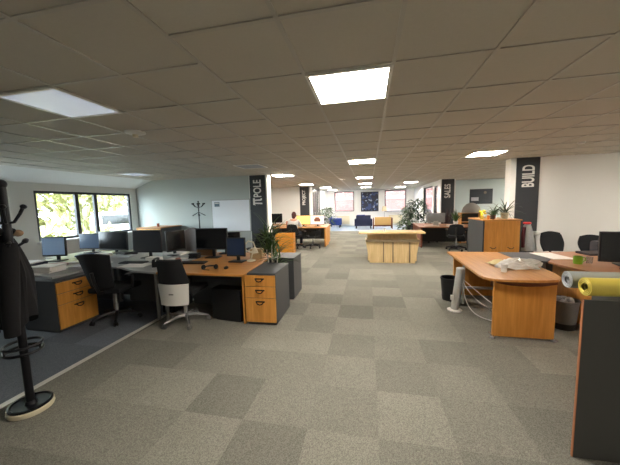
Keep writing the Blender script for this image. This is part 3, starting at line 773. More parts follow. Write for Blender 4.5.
for i, (x, y, h, r_, m, lab) in enumerate((
    (-13.4, 8.6, 7.0, 1.6, LEAFY, 'yellow-green tree filling the left end of the large window'),
    (-14.8, 12.0, 7.5, 1.5, LEAFY, 'yellow-green tree left of the first window bar'),
    (-17.5, 15.2, 8, 1.6, LEAFY, 'green tree seen through the narrow middle pane'),
    (-19, 20.4, 8.5, 1.8, LEAFY, 'sparse birch seen through the right window pane'),
    (-22.5, 17.6, 8, 1.2, LEAFP2, 'slim birch near the right edge of the window'),
    (-25, 24.5, 9, 2.6, LEAFP2, 'distant pale tree behind the birches'),
    (-23, 12.0, 10, 3.6, LEAFP2, 'tall pale tree behind the yellow-green ones'),
    (-14, 4.8, 7, 1.9, LEAFY, 'yellow-green tree behind the far left window edge'))):
    tree(lab, x, y, h, r_, m, .11, 20+i)
def shrub(label, x, y, rad, h, m, seed):
    rn = random.Random(seed); t = thing('shrub', label, 'shrub', (x, y, -.5), 0, 'shrubs outside the window')
    b = B()
    for k in range(5): b.tube([(0, 0, 0), (.3*rad*math.cos(k*1.26), .3*rad*math.sin(k*1.26), h*.4), (.6*rad*math.cos(k*1.26), .6*rad*math.sin(k*1.26), h*.75)], [.03, .02, .008], 6)
    b.build('stems', BARK, t)
    f = B()
    for i in range(420):
        while True:
            q = Vector((rn.uniform(-1, 1), rn.uniform(-1, 1), rn.uniform(-1, 1)))
            if q.length < 1: break
        f.leaf((q.x*rad, q.y*rad, h*.52+q.z*h*.48), (rn.uniform(-1, 1), rn.uniform(-1, 1), rn.uniform(-.6, .6)), rn.uniform(.25, .4), rn.uniform(.14, .22), .4, n=2)
    f.build('foliage', m, t)
for i, (x, y, r_, h, m, lab) in enumerate(((-10.6, 7.3, .9, 1.5, LEAFY, 'low yellow-green shrub under the left end of the large window'), (-10.8, 9.6, .9, 1.4, LEAFY, 'low yellow-green shrub left of the first window bar'), (-10.4, 5.2, .9, 1.5, LEAFP2, 'low shrub outside between the two windows'))):
    shrub(lab, x, y, r_, h, m, 50+i)
def car(label, x, y, rz, m, van=False):
    t = thing('car', label, 'car', (x, y, -.5), rz, 'parked cars outside')
    L, hh = (4.6, 2.0) if van else (4.2, 1.45)
    prof = [(-L/2, .3), (L/2, .3), (L/2, .75), (L/2-.7, .95), (L/2-1.35, hh-.05), (L/2-1.7, hh), (-L/2+.4, hh), (-L/2, hh-.5 if not van else hh-.2)]
    M = Matrix(((1, 0, 0, 0), (0, 0, 1, 0), (0, 1, 0, 0), (0, 0, 0, 1)))
    B().prism(prof, -.85, .85, M).build('body', m, t)
    B().bx(-L/2+.5, L/2-1.75, -.86, .86, hh-.6, hh-.15).build('side_windows', SCREEN, t)
    B().prism([(L/2-.75, .97), (L/2-1.33, hh-.08), (L/2-1.30, hh-.06), (L/2-.7, .98)], -.75, .75, M).build('windscreen', SCREEN, t)
    for sx in (-L/2+.8, L/2-.8):
        for sy in (-1, 1): B().lathe([(.2, -.1), (.33, -.1), (.33, .1), (.2, .1)], (sx, sy*.78, .33), 20, Matrix.Rotation(PI/2, 4, 'X')).build('wheel', BLACK, t, True)
CARW = mat('white_car_paint', (230, 230, 232), .25)
car('white van parked outside behind the first window bar', -11.3, 12.6, .5, CARW, True)
car('grey car parked outside the narrow middle pane', -17.2, 18.8, .4, mat('grey_car_paint', (110, 118, 130), .25))
car('white car parked outside at the right end of the window', -13.4, 15.4, .5, CARW)
# ------------------------------------------------------------------ SECOND LEFT BAY (PROJECT)
t = desk('desk', 'cherry desk with panel end where the person in white sits',
     [(-3.6, 10.25), (-1.55, 10.25), (-1.55, 11.15), (-3.6, 11.15)], WOOD,
     [('leg_panel', panel_leg(-1.6, 10.28, 11.1, th=.05), WOODZ), ('leg_panel', panel_leg(-3.55, 10.28, 11.1), CHAR), ('modesty_panel', modesty(-3.5, -1.65, 11.05, .2), CHAR)])
desk('desk', 'far-row desk behind the desk of the person in white',
     [(-3.6, 11.17), (-1.6, 11.17), (-1.6, 12.0), (-3.6, 12.0)], WOOD,
     [('leg_panel', panel_leg(-1.66, 11.2, 11.95, th=.05), WOODZ), ('leg_panel', panel_leg(-3.55, 11.2, 11.95), CHAR)])
desk('desk', 'desk by the white wall under the far black monitor',
     [(-5.0, 11.9), (-3.65, 11.9), (-3.65, 12.7), (-5.0, 12.7)], WOOD,
     [('leg_panel', panel_leg(-3.7, 11.95, 12.65), CHAR), ('leg_panel', panel_leg(-4.95, 11.95, 12.65), CHAR), ('modesty_panel', modesty(-4.9, -3.75, 12.0, .2), CHAR)])
ORS = mat('orange_screen', (232, 186, 96), .4, emit=(240, 190, 96), strength=.55)
PKS = mat('peach_screen', (236, 214, 190), .4, emit=(240, 214, 186), strength=.5)
monitor('monitor showing an orange-yellow image, left of the pair on the PROJECT desk', (-2.55, 10.85, .73), 0, .56, .25, .38, 'screens on the PROJECT desk', ORS)
m = monitor('monitor with a peach picture, right of the pair on the PROJECT desk', (-1.98, 10.85, .73), -.05, .56, .25, .38, 'screens on the PROJECT desk', PKS)
pic = B().bx(-.13, .13, -.024, -.021, .14, .31).bx(-.08, .08, -.024, -.021, .31, .36).build('picture', mat('brown_picture', (130, 84, 66), .5), m)
monitor('black monitor against the white wall between the two left pillars', (-4.25, 12.3, .73), .05, .72, .28, .42, 'screens on the PROJECT desk', SCREEN)
t = thing('storage_box', 'small salmon-red box left of the person in white', 'box', (-3.05, 10.75, .73))
B().bx(-.16, .16, -.11, .11, 0, .2).build('carton', mat('salmon_card', (214, 138, 116), .8), t); B().bx(-.165, .165, -.115, .115, .2, .225).build('lid', mat('salmon_card_lid', (224, 160, 138), .8), t)
t = thing('storage_crate', 'orange wooden crate behind the leafy plant', 'crate', (-2.72, 8.9, 0), .1)
B().bx(-.3, .3, -.2, .2, .0, .02).bx(-.3, -.28, -.2, .2, .02, .66).bx(.28, .3, -.2, .2, .02, .66).bx(-.28, .28, .18, .2, .02, .66).build('body', WOODZ, t)
for k in range(4): B().bx(-.3, .3, -.22, -.2, .03+k*.165, .165+k*.165).build('slat', mat('orange_board', (216, 148, 50), .6), t)
office_chair('black office chair occupied by the person in white', (-2.68, 9.98, 0), -.1, 'office chairs of the PROJECT bay', seat_z=.45, top=.9)
office_chair('empty black chair under the right end of the PROJECT desk', (-2.0, 9.98, 0), .5, 'office chairs of the PROJECT bay', seat_z=.42, top=.68)

# the seated person, one continuous skinned body
def person():
    t = thing('person', 'person in a white top seated at the far-left desk facing the screens', 'person', (-2.70, 10.0, 0), -.08)
    V = {'pel': (0, -.04, .55), 'wa': (0, -.06, .72), 'ch': (0, -.05, .93), 'nk': (0, -.02, 1.07), 'hd': (0, .0, 1.16), 'ht': (0, .0, 1.29),
         'sl': (-.17, -.04, 1.01), 'el': (-.25, .06, .77), 'wl': (-.18, .30, .765), 'hl': (-.16, .38, .765),
         'sr': (.17, -.04, 1.01), 'er': (.25, .06, .77), 'wr': (.18, .30, .765), 'hr': (.16, .38, .765),
         'pl': (-.09, 0, .54), 'kl': (-.12, .42, .52), 'al': (-.12, .40, .09), 'tl': (-.12, .54, .035),
         'pr': (.09, 0, .54), 'kr': (.12, .42, .52), 'ar': (.12, .40, .09), 'tr': (.12, .54, .035)}
    rad = {'pel': (.15, .11), 'wa': (.14, .1), 'ch': (.16, .11), 'nk': .05, 'hd': (.07, .085), 'ht': (.06, .075), 'sl': .06, 'sr': .06, 'el': .045, 'er': .045,
           'wl': .03, 'wr': .03, 'hl': .035, 'hr': .035, 'pl': .09, 'pr': .09, 'kl': .06, 'kr': .06, 'al': .042, 'ar': .042, 'tl': .035, 'tr': .035}
    E_ = 'pel-wa wa-ch ch-nk nk-hd hd-ht ch-sl sl-el el-wl wl-hl ch-sr sr-er er-wr wr-hr pel-pl pl-kl kl-al al-tl pel-pr pr-kr kr-ar ar-tr'.split()
    def skin(names, grow, name, m, parent):
        ns = [n for n in V if n in names]; me = bpy.data.meshes.new(name)
        me.from_pydata([V[n] for n in ns], [(ns.index(a), ns.index(b)) for a, b in (e.split('-') for e in E_) if a in ns and b in ns], [])
        o = bpy.data.objects.new(name, me); COL.objects.link(o)
        mod = o.modifiers.new('skin', 'SKIN'); sub = o.modifiers.new('sub', 'SUBSURF'); sub.levels = 2; sub.render_levels = 2
        for i, n in enumerate(ns):
            r = rad[n]; r = r if isinstance(r, tuple) else (r, r)
            me.skin_vertices[0].data[i].radius = (r[0]+grow, r[1]+grow); me.skin_vertices[0].data[i].use_root = (i == 0)
        bpy.context.view_layer.update()
        m2 = bpy.data.meshes.new_from_object(o.evaluated_get(bpy.context.evaluated_depsgraph_get()))
        bpy.data.objects.remove(o); m2.name = name; m2.materials.clear(); m2.materials.append(m)
        for p in m2.polygons: p.use_smooth = True
        o = bpy.data.objects.new(name, m2); COL.objects.link(o); o.parent = parent; return o
    skin(list(V), 0, 'body', SKIN, t)
    skin(['pel', 'wa', 'ch', 'sl', 'el', 'sr', 'er'], .014, 'shirt', SHIRT, t)
    skin(['pel', 'pl', 'kl', 'al', 'pr', 'kr', 'ar'], .012, 'trousers', TROUSER, t)
    B().ball((0, -.012, 1.235), (.088, .105, .118)).ball((0, -.055, 1.17), (.07, .06, .08)).build('hair', HAIR, t, True)
    for sx in (-1, 1):
        B().ball((sx*.086, .01, 1.2), (.012, .022, .032)).build('ear', SKIN, t, True)
        B().ball((sx*.12, .5, .045), (.048, .12, .045)).build('shoe', BLACK, t, True)
        f = B()
        for k in range(4):
            x = sx*.16-.03+.02*k; f.tube([(x, .385, .765), (x, .42+.006*(k % 3), .77), (x, .445+.006*(k % 3), .755)], [.009, .008, .006], 6)
        f.tube([(sx*.13, .36, .765), (sx*.105, .39, .765), (sx*.1, .41, .755)], [.011, .009, .007], 6)
        f.build('fingers', SKIN, t, True)
    f = B().ball((0, .087, 1.2), (.012, .016, .02)).build('nose', SKIN, t, True)
    for sx in (-1, 1): B().ball((sx*.03, .08, 1.225), (.01, .006, .006)).build('eye', BLACK, t, True)
    B().ball((0, .08, 1.155), (.024, .006, .006)).build('mouth', RED, t, True)
person()

# ------------------------------------------------------------------ PLYWOOD COUNTER in the aisle
t = thing('plywood_counter', 'tapered plywood counter with wide flat top standing in the aisle', 'counter', (.61, 7.55, 0))
M = Matrix(((1, 0, 0, 0), (0, 0, 1, 0), (0, 1, 0, 0), (0, 0, 0, 1)))
nb = 5
for k in range(nb):     # slightly splayed front boards
    def bx_(s, z): return (-.56-.11*z/.62)+(1.12+.22*z/.62)*s
    a, b_ = k/nb+.002, (k+1)/nb-.002
    B().prism([(bx_(a, 0), 0), (bx_(b_, 0), 0), (bx_(b_, .6), .6), (bx_(a, .6), .6)], -.02, .0, M).build('front_board', PLY, t)
B().prism([(-.675, .56), (.675, .56), (.685, .625), (-.685, .625)], -.06, -.02, M).build('front_rail', mat('grey_brown_board', (124, 108, 82), .7, noise=.1, scale=8), t)
for sx in (-1, 1):
    b = B(); pr = [(sx*.56, 0), (sx*.58, 0), (sx*.69, .62), (sx*.67, .62)]
    b.prism(pr, .0, .5, M); b.build('side_panel', PLY, t)
B().prism([(-.56, 0), (.56, 0), (.66, .6), (-.66, .6)], .48, .5, M).build('back_panel', PLY, t)
B().bx(-.56, .56, 0, .48, .03, .05).build('bottom_board', PLY, t)
for k, xx in enumerate((-.6, -.2, .2, .6)): B().bx(xx-.025, xx+.025, .03, .07, .05, .79).build('upright', PLY, t)
B().bx(-.64, .64, .14, .16, .5, .79).build('inner_board', PLY, t)
for xx in (-.22, .02, .44): B().bx(xx-.014, xx+.014, -.04, -.02, .02, .56).build('batten', MATS['grey_brown_board'], t)
B().bx(-.86, .8, -.16, .5, .79, .83, bev=.004).build('top_board', PLYX, t, True)
t = thing('cup', 'small white cup on the plywood counter', 'cup', (.42, 7.6, .83))
B().lathe([(.025, 0), (.034, .09), (.03, .09), (.022, .01)], cap=False).lathe([(.025, 0), (.001, 0)], cap=False).build('body', WHITE, t, True)

# ------------------------------------------------------------------ FAR END
t = thing('painting', 'dark blue abstract picture between the far windows', 'picture', (.1, 20, 1.0))
B().bx(-.6, .6, -.05, 0, 0, 1.36, bev=.004).build('frame', FRAME, t)
pm = bpy.data.materials.new('abstract_blue_print'); pm.use_nodes = True; nt = pm.node_tree
tc = nt.nodes.new('ShaderNodeTexCoord'); vo = nt.nodes.new('ShaderNodeTexVoronoi'); vo.inputs['Scale'].default_value = 9
cr = nt.nodes.new('ShaderNodeValToRGB'); cr.color_ramp.interpolation = 'CONSTANT'
for p, c in ((0, (34, 40, 66)), (.45, (58, 76, 120)), (.62, (40, 46, 60)), (.8, (150, 164, 190))):
    e = cr.color_ramp.elements.new(p) if p else cr.color_ramp.elements[0]; e.position = p; e.color = lin(c)
nt.links.new(tc.outputs['Object'], vo.inputs['Vector']); nt.links.new(vo.outputs['Color'], cr.inputs[0]); nt.links.new(cr.outputs[0], nt.nodes['Principled BSDF'].inputs['Base Color'])
B().bx(-.55, .55, -.056, -.05, .05, 1.31).build('print', pm, t)
for x, lab in ((-1.75, 'cream radiator under the far left window'), (1.83, 'cream radiator under the far right window')):
    t = thing('radiator', lab, 'radiator', (x, 19.9, 0))
    b = B().bx(-.45, .45, -.04, .04, .14, .72, bev=.01)
    for k in range(12): b.bx(-.42+k*.072, -.385+k*.072, -.055, -.04, .18, .68, bev=.004)
    b.build('panel', CREAM, t, True)
    B().bx(-.46, .46, -.055, .05, .72, .74).build('grille', WHITE, t)
    for sx in (-1, 1): B().tube([(sx*.4, 0, .14), (sx*.4, 0, 0)], .012, 8).build('pipe', WHITE, t)
def sofa(label, loc, rz, wd, m, seat_m=None, d=.8, h=.78, legm=BLACK, frame=None):
    t = thing('sofa', label, 'sofa', loc, rz)
    B().bx(-wd/2+.1, wd/2-.1, -d/2+.1, d/2-.05, .16, .36, bev=.03).build('base', frame or m, t, True)
    n = 2 if wd > 1.1 else 1; w_ = (wd-.28)/n
    for k in range(n): B().bx(-wd/2+.14+k*w_, -wd/2+.14+(k+1)*w_-.01, -d/2+.16, d/2-.08, .36, .47, bev=.04).build('seat_cushion', seat_m or m, t, True)
    B().bx(-wd/2+.1, wd/2-.1, -d/2, -d/2+.18, .16, h, bev=.04).build('backrest', m, t, True)
    for sx in (-1, 1): B().bx(sx*wd/2-sx*.14, sx*wd/2, -d/2+.02, d/2-.02, .16, .6, bev=.03).build('armrest', frame or m, t, True)
    for sx in (-1, 1):
        for sy in (-1, 1): B().bx(sx*(wd/2-.1)-.035, sx*(wd/2-.1)+.035, sy*(d/2-.1)-.035, sy*(d/2-.1)+.035, 0, .16).build('leg', legm, t)
    return t
s = sofa('dark navy sofa seen from behind, under the blue picture', (-.3, 18.0, 0), 0, 1.1, NAVY, h=.84)
B().bx(-.4, .1, -.44, .0, .835, .86, bev=.01).build('throw', BLUE, s, True)['label'] = 'blue throw over the back'
t = thing('armchair', 'wooden armchair with tan back, right of the navy sofa', 'armchair', (.86, 17.75, 0))
TAN = mat('tan_leather', (196, 158, 96), .6)
B().bx(-.48, .48, -.36, -.3, .22, .72, bev=.02).build('backrest', TAN, t, True)
B().bx(-.46, .46, -.3, .3, .3, .44, bev=.03).build('seat_cushion', TAN, t, True)
for sx in (-1, 1):
    B().bx(sx*.55-.03, sx*.55+.03, -.38, .36, .62, .67, bev=.01).build('armrest', DARKWOOD, t, True)
    for sy in (-.34, .3): B().bx(sx*.55-.03, sx*.55+.03, sy-.03, sy+.03, 0, .62).build('leg', DARKWOOD, t)
B().bx(-.52, .52, -.38, -.32, .16, .24).build('rail', DARKWOOD, t)
sofa('bright blue armchair by the far left window', (-2.2, 18.9, 0), -PI/2, .9, BLUE, d=.85, h=.72)
t = thing('floor_lamp', 'beige-shaded floor lamp beside the far right window', 'lamp', (1.05, 19.3, 0))
B().lathe([(.14, 0), (.14, .02), (.02, .03)], seg=24).build('base', GREYM, t, True); B().tube([(0, 0, .03), (0, 0, 1.25)], .012, 8).build('pole', GREYM, t)
B().lathe([(.17, 1.02), (.12, 1.34)], cap=False).build('shade', mat('beige_shade', (214, 196, 160), .8), t, True)
# plants, far
def bush(label, loc, rad, h, m, n, L, wd, potm, ph, seed, name='potted_plant'):
    rn = random.Random(seed); t = thing(name, label, 'plant', loc, 0)
    pot(t, rad*.32, ph, potm)
    b = B()
    for k in range(5): b.tube([(0, 0, ph*.85), (.2*rad*math.cos(k*1.3), .2*rad*math.sin(k*1.3), ph+(h-ph)*.4), (.55*rad*math.cos(k*1.3), .55*rad*math.sin(k*1.3), h*.8)], [.014, .01, .005], 6)
    b.build('stems', BARK, t)
    f = B()
    for i in range(n):
        a = rn.uniform(0, 2*PI); q = rn.random()**.5; z = ph*1.1+(h-ph)*(rn.random()**.8)
        rr = rad*q*(.55+.45*math.sin(PI*min(1, (z-ph)/(h-ph)*.9+.1)))
        f.leaf((rr*math.cos(a)*.8, rr*math.sin(a)*.8, z), (math.cos(a), math.sin(a), rn.uniform(-.2, .9)), L*rn.uniform(.7, 1.3), wd*rn.uniform(.7, 1.3), rn.uniform(.4, 1.2))
    f.build('foliage', m, t); return t
bush('large bushy green plant beside the desk near the SALES banner', (2.12, 13.3, 0), .68, 1.6, LEAFD, 380, .24, .07, BLACK, .6, 3)
bush('low leafy plant on the floor behind the plywood counter', (1.5, 12.35, 0), .36, .8, LEAF, 160, .2, .06, BLACK, .25, 4)
bush('bushy plant below the far right window', (2.3, 16.9, 0), .6, 1.25, LEAF, 260, .22, .07, BLACK, .35, 5)
bush('light green plant in front of the glazed partition', (-2.3, 16.2, 0), .48, 1.35, LEAF, 220, .24, .06, WHITE, .3, 6)
bush('leafy plant behind the screens next to the PROJECT banner', (-2.4, 15.05, 0), .28, 1.3, LEAF, 160, .24, .05, WHITE, .3, 8)
# brick building outside the far and right windows
def brick_building(label, x0, x1, y0, y1, z1, axis):
    t = thing('brick_building', label, 'building', (0, 0, 0))
    B().bx(x0, x1, y0, y1, -1.5, z1).build('wall', BRICK, t)
    for z in (.55, 1.95):
        b = B()
        if axis == 'Y': b.bx(x0, x1, y0-.06, y0, z, z+.28)
        else: b.bx(x0-.06, x0, y0, y1, z, z+.28)
        b.build('stone_band', mat('stone_band', (146, 138, 132), .9), t)
    for k in range(4):
        b = B()
        if axis == 'Y':
            xx = x0+(x1-x0)*(k+.5)/4; b.bx(xx-.9, xx+.9, y0-.05, y0, 3.4, 4.8)
        else:
            yy = y0+(y1-y0)*(k+.5)/4; b.bx(x0-.05, x0, yy-.9, yy+.9, 3.4, 4.8)
        b.build('window', SCREEN, t)
brick_building('pale red brick building across from the far windows', -14, 7, 30, 34, 6, 'Y')
brick_building('pale red brick building beyond the right-hand windows', 11, 14, 14, 27, 6, 'X')
struct(B().bx(-60, 30, 20.3, 60, -1.6, -1.5), 'ground_far', MATS['asphalt'])
struct(B().bx(3.3, 30, 14, 20.2, -1.6, -1.5), 'ground_side', MATS['asphalt'])

# ------------------------------------------------------------------ SALES desk, right of the aisle
desk('desk', 'brown-topped desk with grey computer under the SALES banner',
     [(1.72, 10.08), (3.6, 9.8), (3.6, 11.0), (1.78, 12.0)], WOODB,
     [('leg_panel', panel_leg(1.8, 10.15, 11.85, th=.06), DARKWOOD), ('leg_panel', panel_leg(3.5, 9.9, 10.95), CHAR), ('modesty_panel', modesty(1.85, 3.45, 11.0, .1), BLACK)])
t = thing('desktop_computer', 'grey all-in-one computer seen from behind on the SALES desk', 'computer', (2.38, 10.75, .73), PI+.1)
GC = mat('grey_computer_shell', (136, 140, 142), .4, .2)
B().box((0, 0, .27), (.66, .035, .34), bev=.014).ball((0, .02, .27), (.28, .03, .16)).build('casing', GC, t, True)
B().box((0, -.019, .29), (.6, .004, .28)).build('screen', SCREEN, t)
B().prism([(-.1, 0), (.1, 0), (.08, .16), (-.08, .16)], .03, .05, M).box((0, .06, .006), (.22, .2, .012)).build('stand', ALU, t)
book('low white boxes on the SALES desk right of the computer', (2.9, 10.25, .73), .1, (.5, .22, .05), PAPER)
book('papers at the front of the SALES desk', (2.1, 10.3, .73), .2, (.4, .26, .03), mat('pinkish_paper', (206, 180, 164), .8))
t = thing('potted_plant', 'spiky green plant in a small pot right of the grey computer', 'plant', (3.05, 10.75, .73))
pot(t, .08, .13, WHITE); b = B(); plant_leaves(b, (0, 0, .12), 36, .42, .04, R, 1.1, .35); b.build('foliage', LEAF, t)
office_chair('black office chair at the SALES desk, facing away', (2.78, 9.7, 0), -.3, 'office chairs on the right side', seat_z=.46, top=.86)
office_chair('black chair behind the SALES desk with its base showing', (2.35, 11.6, 0), 2.9, 'office chairs on the right side', seat_z=.44, top=.72)
t = thing('poster', 'dark wall poster between the SALES and BUILD banners', 'poster', (4.92, 13.795, 1.42))
B().bx(-.46, .46, -.03, 0, 0, .66).build('board', mat('dark_poster', (44, 52, 60), .5, noise=.2, scale=6), t)
B().bx(-.4, -.1, -.034, -.03, .14, .3).build('white_label', PAPERG, t)
B().ball((.16, -.03, .5), (.06, .006, .06)).build('round_emblem', mat('grey_brown_print', (120, 112, 96), .6), t, True)
# shelf unit with dome and snake plant behind the cupboard
t = thing('shelf_unit', 'cherry shelf unit behind the tall cupboard, holding a grey dome', 'shelf', (3.72, 11.2, 0))
for x in (-.36, .34): B().bx(x, x+.02, 0, .4, 0, 1.14).build('side_panel', WOODZ, t)
for z in (.02, .4, .78, 1.12): B().bx(-.34, .34, 0, .4, z, z+.02).build('shelf', WOOD, t)
B().bx(-.34, .34, .385, .4, .02, 1.12).build('back_panel', CHARD, t)
t = thing('lamp_shade', 'grey rounded dome on top of the cherry shelf unit', 'lamp shade', (3.76, 11.4, 1.14))
B().lathe([(.32, 0), (.32, .06), (.27, .2), (.17, .31), (.06, .36), (.01, .365)], seg=28).build('dome', mat('grey_woven', (128, 122, 116), .85, noise=.2, scale=60), t, True)
t = thing('potted_plant', 'purple-brown snake plant left of the cherry shelf unit', 'plant', (3.1, 11.95, 0))
pot(t, .16, .5, TERRA); b = B(); plant_leaves(b, (0, 0, .45), 22, .8, .08, R, 1.3, .08); b.build('foliage', LEAFP, t)

# ------------------------------------------------------------------ TALL CUPBOARD left of the BUILD pillar
t = thing('cupboard', 'shoulder-high cupboard with charcoal side and cherry doors, plants on top', 'cupboard', (2.28, 6.22, 0))
B().bx(.0, .025, 0, .86, 0, 1.175).build('side_panel', mat('charcoal_side', (56, 58, 60), .55), t)['label'] = 'charcoal side panel'
B().bx(.025, .665, .02, .86, .04, 1.175).bx(.04, .65, .05, .82, 0, .04).build('body', WOODZ, t)
B().bx(-.01, .69, -.02, .87, 1.175, 1.2, bev=.004).build('top', WOOD, t, True)
for k in range(2):
    d = B().bx(.03+k*.32, .345+k*.32, 0, .02, .05, 1.17).build('door', WOODZ, t)
    xx = .19+k*.32; hb = B().tube([(xx-.05, 0, .64), (xx-.045, -.025, .635), (xx-.02, -.03, .615), (xx+.02, -.03, .615), (xx+.045, -.025, .635), (xx+.05, 0, .64)], .007, 8)
    hb.build('handle', BLACKM, d, True)
def small_pot_plant(label, loc, m, potm, n, L, wd, up, bend, r=.05, h=.1):
    t = thing('potted_plant', label, 'plant', loc, 0, 'small plants on the tall cupboard'); pot(t, r, h, potm)
    b = B(); plant_leaves(b, (0, 0, h*.9), n, L, wd, R, up, bend); b.build('foliage', m, t); return t
small_pot_plant('spidery plant in a cream pot at the right end of the cupboard top', (2.74, 6.4, 1.2), LEAFD, CREAM, 26, .42, .024, .7, .9, .075, .13)
small_pot_plant('dark spiky plant in the middle of the cupboard top', (2.57, 6.5, 1.2), LEAFD, TERRA, 26, .30, .028, .7, .8)
small_pot_plant('small green plant on the cupboard top next to the orange cups', (2.5, 6.36, 1.2), LEAF, TERRA, 18, .17, .03, .7, .6, .04, .08)
t = thing('flower_pot', 'bright yellow flowers in a small yellow pot at the left end of the cupboard', 'flowers', (2.32, 6.42, 1.2)); pot(t, .045, .07, YELLOW)
b = B(); rn = random.Random(5)
for k in range(14): a = rn.uniform(0, 6.28); q = rn.uniform(0, .07); b.ball((q*math.cos(a), q*math.sin(a), .09+rn.uniform(0, .09)), (.022, .022, .018), u=8, v=6)
b.build('flowers', mat('yellow_petals', (232, 210, 40), .6), t, True)
for i, (x, m_, lab) in enumerate(((2.4, mat('orange_glaze', (206, 120, 40), .4), 'small orange cup on the cupboard top beside the yellow flowers'), (2.455, mat('dark_cup', (70, 50, 44), .4), 'small dark cup between the orange cup and the green plant'))):
    t = thing('cup', lab, 'cup', (x, 6.3, 1.2), 0, 'cups on the cupboard')
    B().lathe([(.022, 0), (.026, .08), (.022, .08), (.018, .01)], cap=False).lathe([(.022, 0), (.001, 0)], cap=False).build('body', m_, t, True)

# ------------------------------------------------------------------ BUILD CORNER desks
TP = [(1.33, 5.12), (1.27, 3.52), (1.29, 3.43), (1.36, 3.355), (1.50, 3.335), (1.68, 3.33), (1.85, 3.345), (1.99, 3.385), (2.08, 3.5), (2.13, 3.7), (2.15, 4.01), (2.13, 4.3), (2.10, 4.5), (2.10, 5.12)]
t = desk('desk', 'cherry desk with panel end and silver feet, plastic bag on top', TP, WOODY,
     [('end_panel', lambda b, cx, cy: b.bx(1.40-cx, 2.02-cx, 3.45-cy, 3.48-cy, .03, .70, bev=.003), WOODZ),
      ('leg_panel', lambda b, cx, cy: b.bx(1.42-cx, 2.05-cx, 5.04-cy, 5.07-cy, .0, .704), WOODZ),
      ('modesty_panel', lambda b, cx, cy: b.bx(1.99-cx, 2.01-cx, 3.48-cy, 5.04-cy, .18, .70), DARKWOOD),
      ('cross_rail', lambda b, cx, cy: b.tube([(1.44-cx, 4.6-cy, .26), (1.99-cx, 4.6-cy, .26)], .02, 10).tube([(1.44-cx, 4.6-cy, .0), (1.44-cx, 4.6-cy, .704)], .016, 10), ALU)])
for x in (1.40, 2.02):
    cx = t.location.x; cy = t.location.y
    B().lathe([(.028, 0), (.03, .008), (.012, .014), (.01, .04)], (x-cx, 3.465-cy, 0), 14).bx(x-cx-.012, x-cx+.012, 3.40-cy, 3.53-cy, .03, .042).build('foot', CHROME, t, True)
ap = B().prism([(1.42, .70), (2.01, .70), (2.01, .665), (1.87, .64), (1.71, .632), (1.56, .64), (1.42, .665)], 3.425, 3.449, M)
o = ap.build('apron', DARKWOOD, t); fix(o, t)
t = desk('desk', 'charcoal link desk joining the cherry desk and the brown desk',
     [(2.105, 4.52), (2.42, 4.38), (2.56, 4.55), (2.6, 5.12), (2.105, 5.12)], CHAR,
     [('leg', post_leg(2.5, 5.0), GREYM), ('leg', post_leg(2.2, 5.0), GREYM), ('leg', post_leg(2.45, 4.5), GREYM)])
t = desk('desk', 'brown wooden desk under the black monitor at the right edge',
     [(2.43, 4.37), (2.46, 4.15), (2.56, 3.8), (2.72, 3.55), (4.3, 3.55), (4.3, 5.4), (2.61, 5.12), (2.57, 4.55)], WOODB,
     [('leg_panel', lambda b, cx, cy: b.bx(2.62-cx, 2.645-cx, 3.75-cy, 4.6-cy, 0, .704), WOODZ),
      ('modesty_panel', lambda b, cx, cy: b.bx(2.7-cx, 4.2-cx, 5.0-cy, 5.02-cy, .15, .70), CHAR),
      ('leg_panel', panel_leg(4.2, 3.7, 5.0), CHAR)])
monitor('large black monitor on the brown desk at the right edge of the photo', (3.2, 4.16, .73), -.25, .6, .235, .39, 'monitors on the right desks')
keyboard('black keyboard in front of the right-edge monitor', (3.15, 3.85, .73), -.2)
t = thing('mug', 'bright green mug on the brown desk', 'mug', (2.71, 4.26, .73))
B().lathe([(.045, 0), (.05, .02), (.05, .1), (.044, .1), (.042, .015)], cap=False, seg=28).lathe([(.045, 0), (.001, 0)], cap=False).build('body', GREEN, t, True)
B().tube([(.048, 0, .085), (.08, 0, .08), (.084, 0, .045), (.048, 0, .025)], .007, 8).build('handle', GREEN, t, True)
t = thing('drinking_glass', 'clear drinking glass right of the green mug', 'glass', (2.85, 4.28, .73))
B().lathe([(.03, 0), (.036, .09), (.033, .09), (.027, .008)], cap=False).lathe([(.03, 0), (.001, 0)], cap=False).build('body', mat('clear_glass', (235, 240, 240), .05, trans=.95), t, True)
book('large white drawing sheet on the charcoal link desk', (2.72, 4.8, .73), .1, (.3, .52, .006), PAPER)
book('dark closed notebook behind the green mug', (3.4, 5.0, .73), .1, (.36, .26, .03), mat('dark_cover', (52, 46, 48), .6), None, 'notebook', 'notebook')
# plastic bag and cup on the cherry desk
t = thing('paper_cup', 'white paper cup beside the plastic bag on the cherry desk', 'cup', (1.60, 3.70, .73))
B().lathe([(.027, 0), (.039, .095), (.041, .095), (.041, .1), (.037, .1), (.025, .008)], cap=False).lathe([(.027, 0), (.001, 0)], cap=False).build('body', WHITE, t, True)
t = thing('plastic_bag', 'crumpled clear plastic bag with red contents on the cherry desk', 'bag', (1.88, 3.95, .73), .15)
def bagf(u, v):
    a = 2*PI*u; rn = random.Random(int(u*28) % 28*31+int(v*9)); z = .085*math.sin(PI*v*.5)+.018*rn.random()
    r = math.cos(PI*v*.5)**.6*(1+.16*math.sin(5*a+v*6)+.1*(rn.random()-.5))
    return Vector((.25*r*math.cos(a), .13*r*math.sin(a), z*(1+.3*math.cos(3*a))))
B().grid(bagf, 28, 9).build('film', CLEAR, t)
for k, (dx, dy) in enumerate(((-.08, -.04), (0, .02), (.07, -.03), (.12, .03), (-.03, -.05))):
    B().box((dx, dy, .025), (.07, .05, .03), rz=k*.8, bev=.008).build('snack', mat('red_wrapper', (176, 60, 54), .4) if k != 1 else CREAM, t, True)
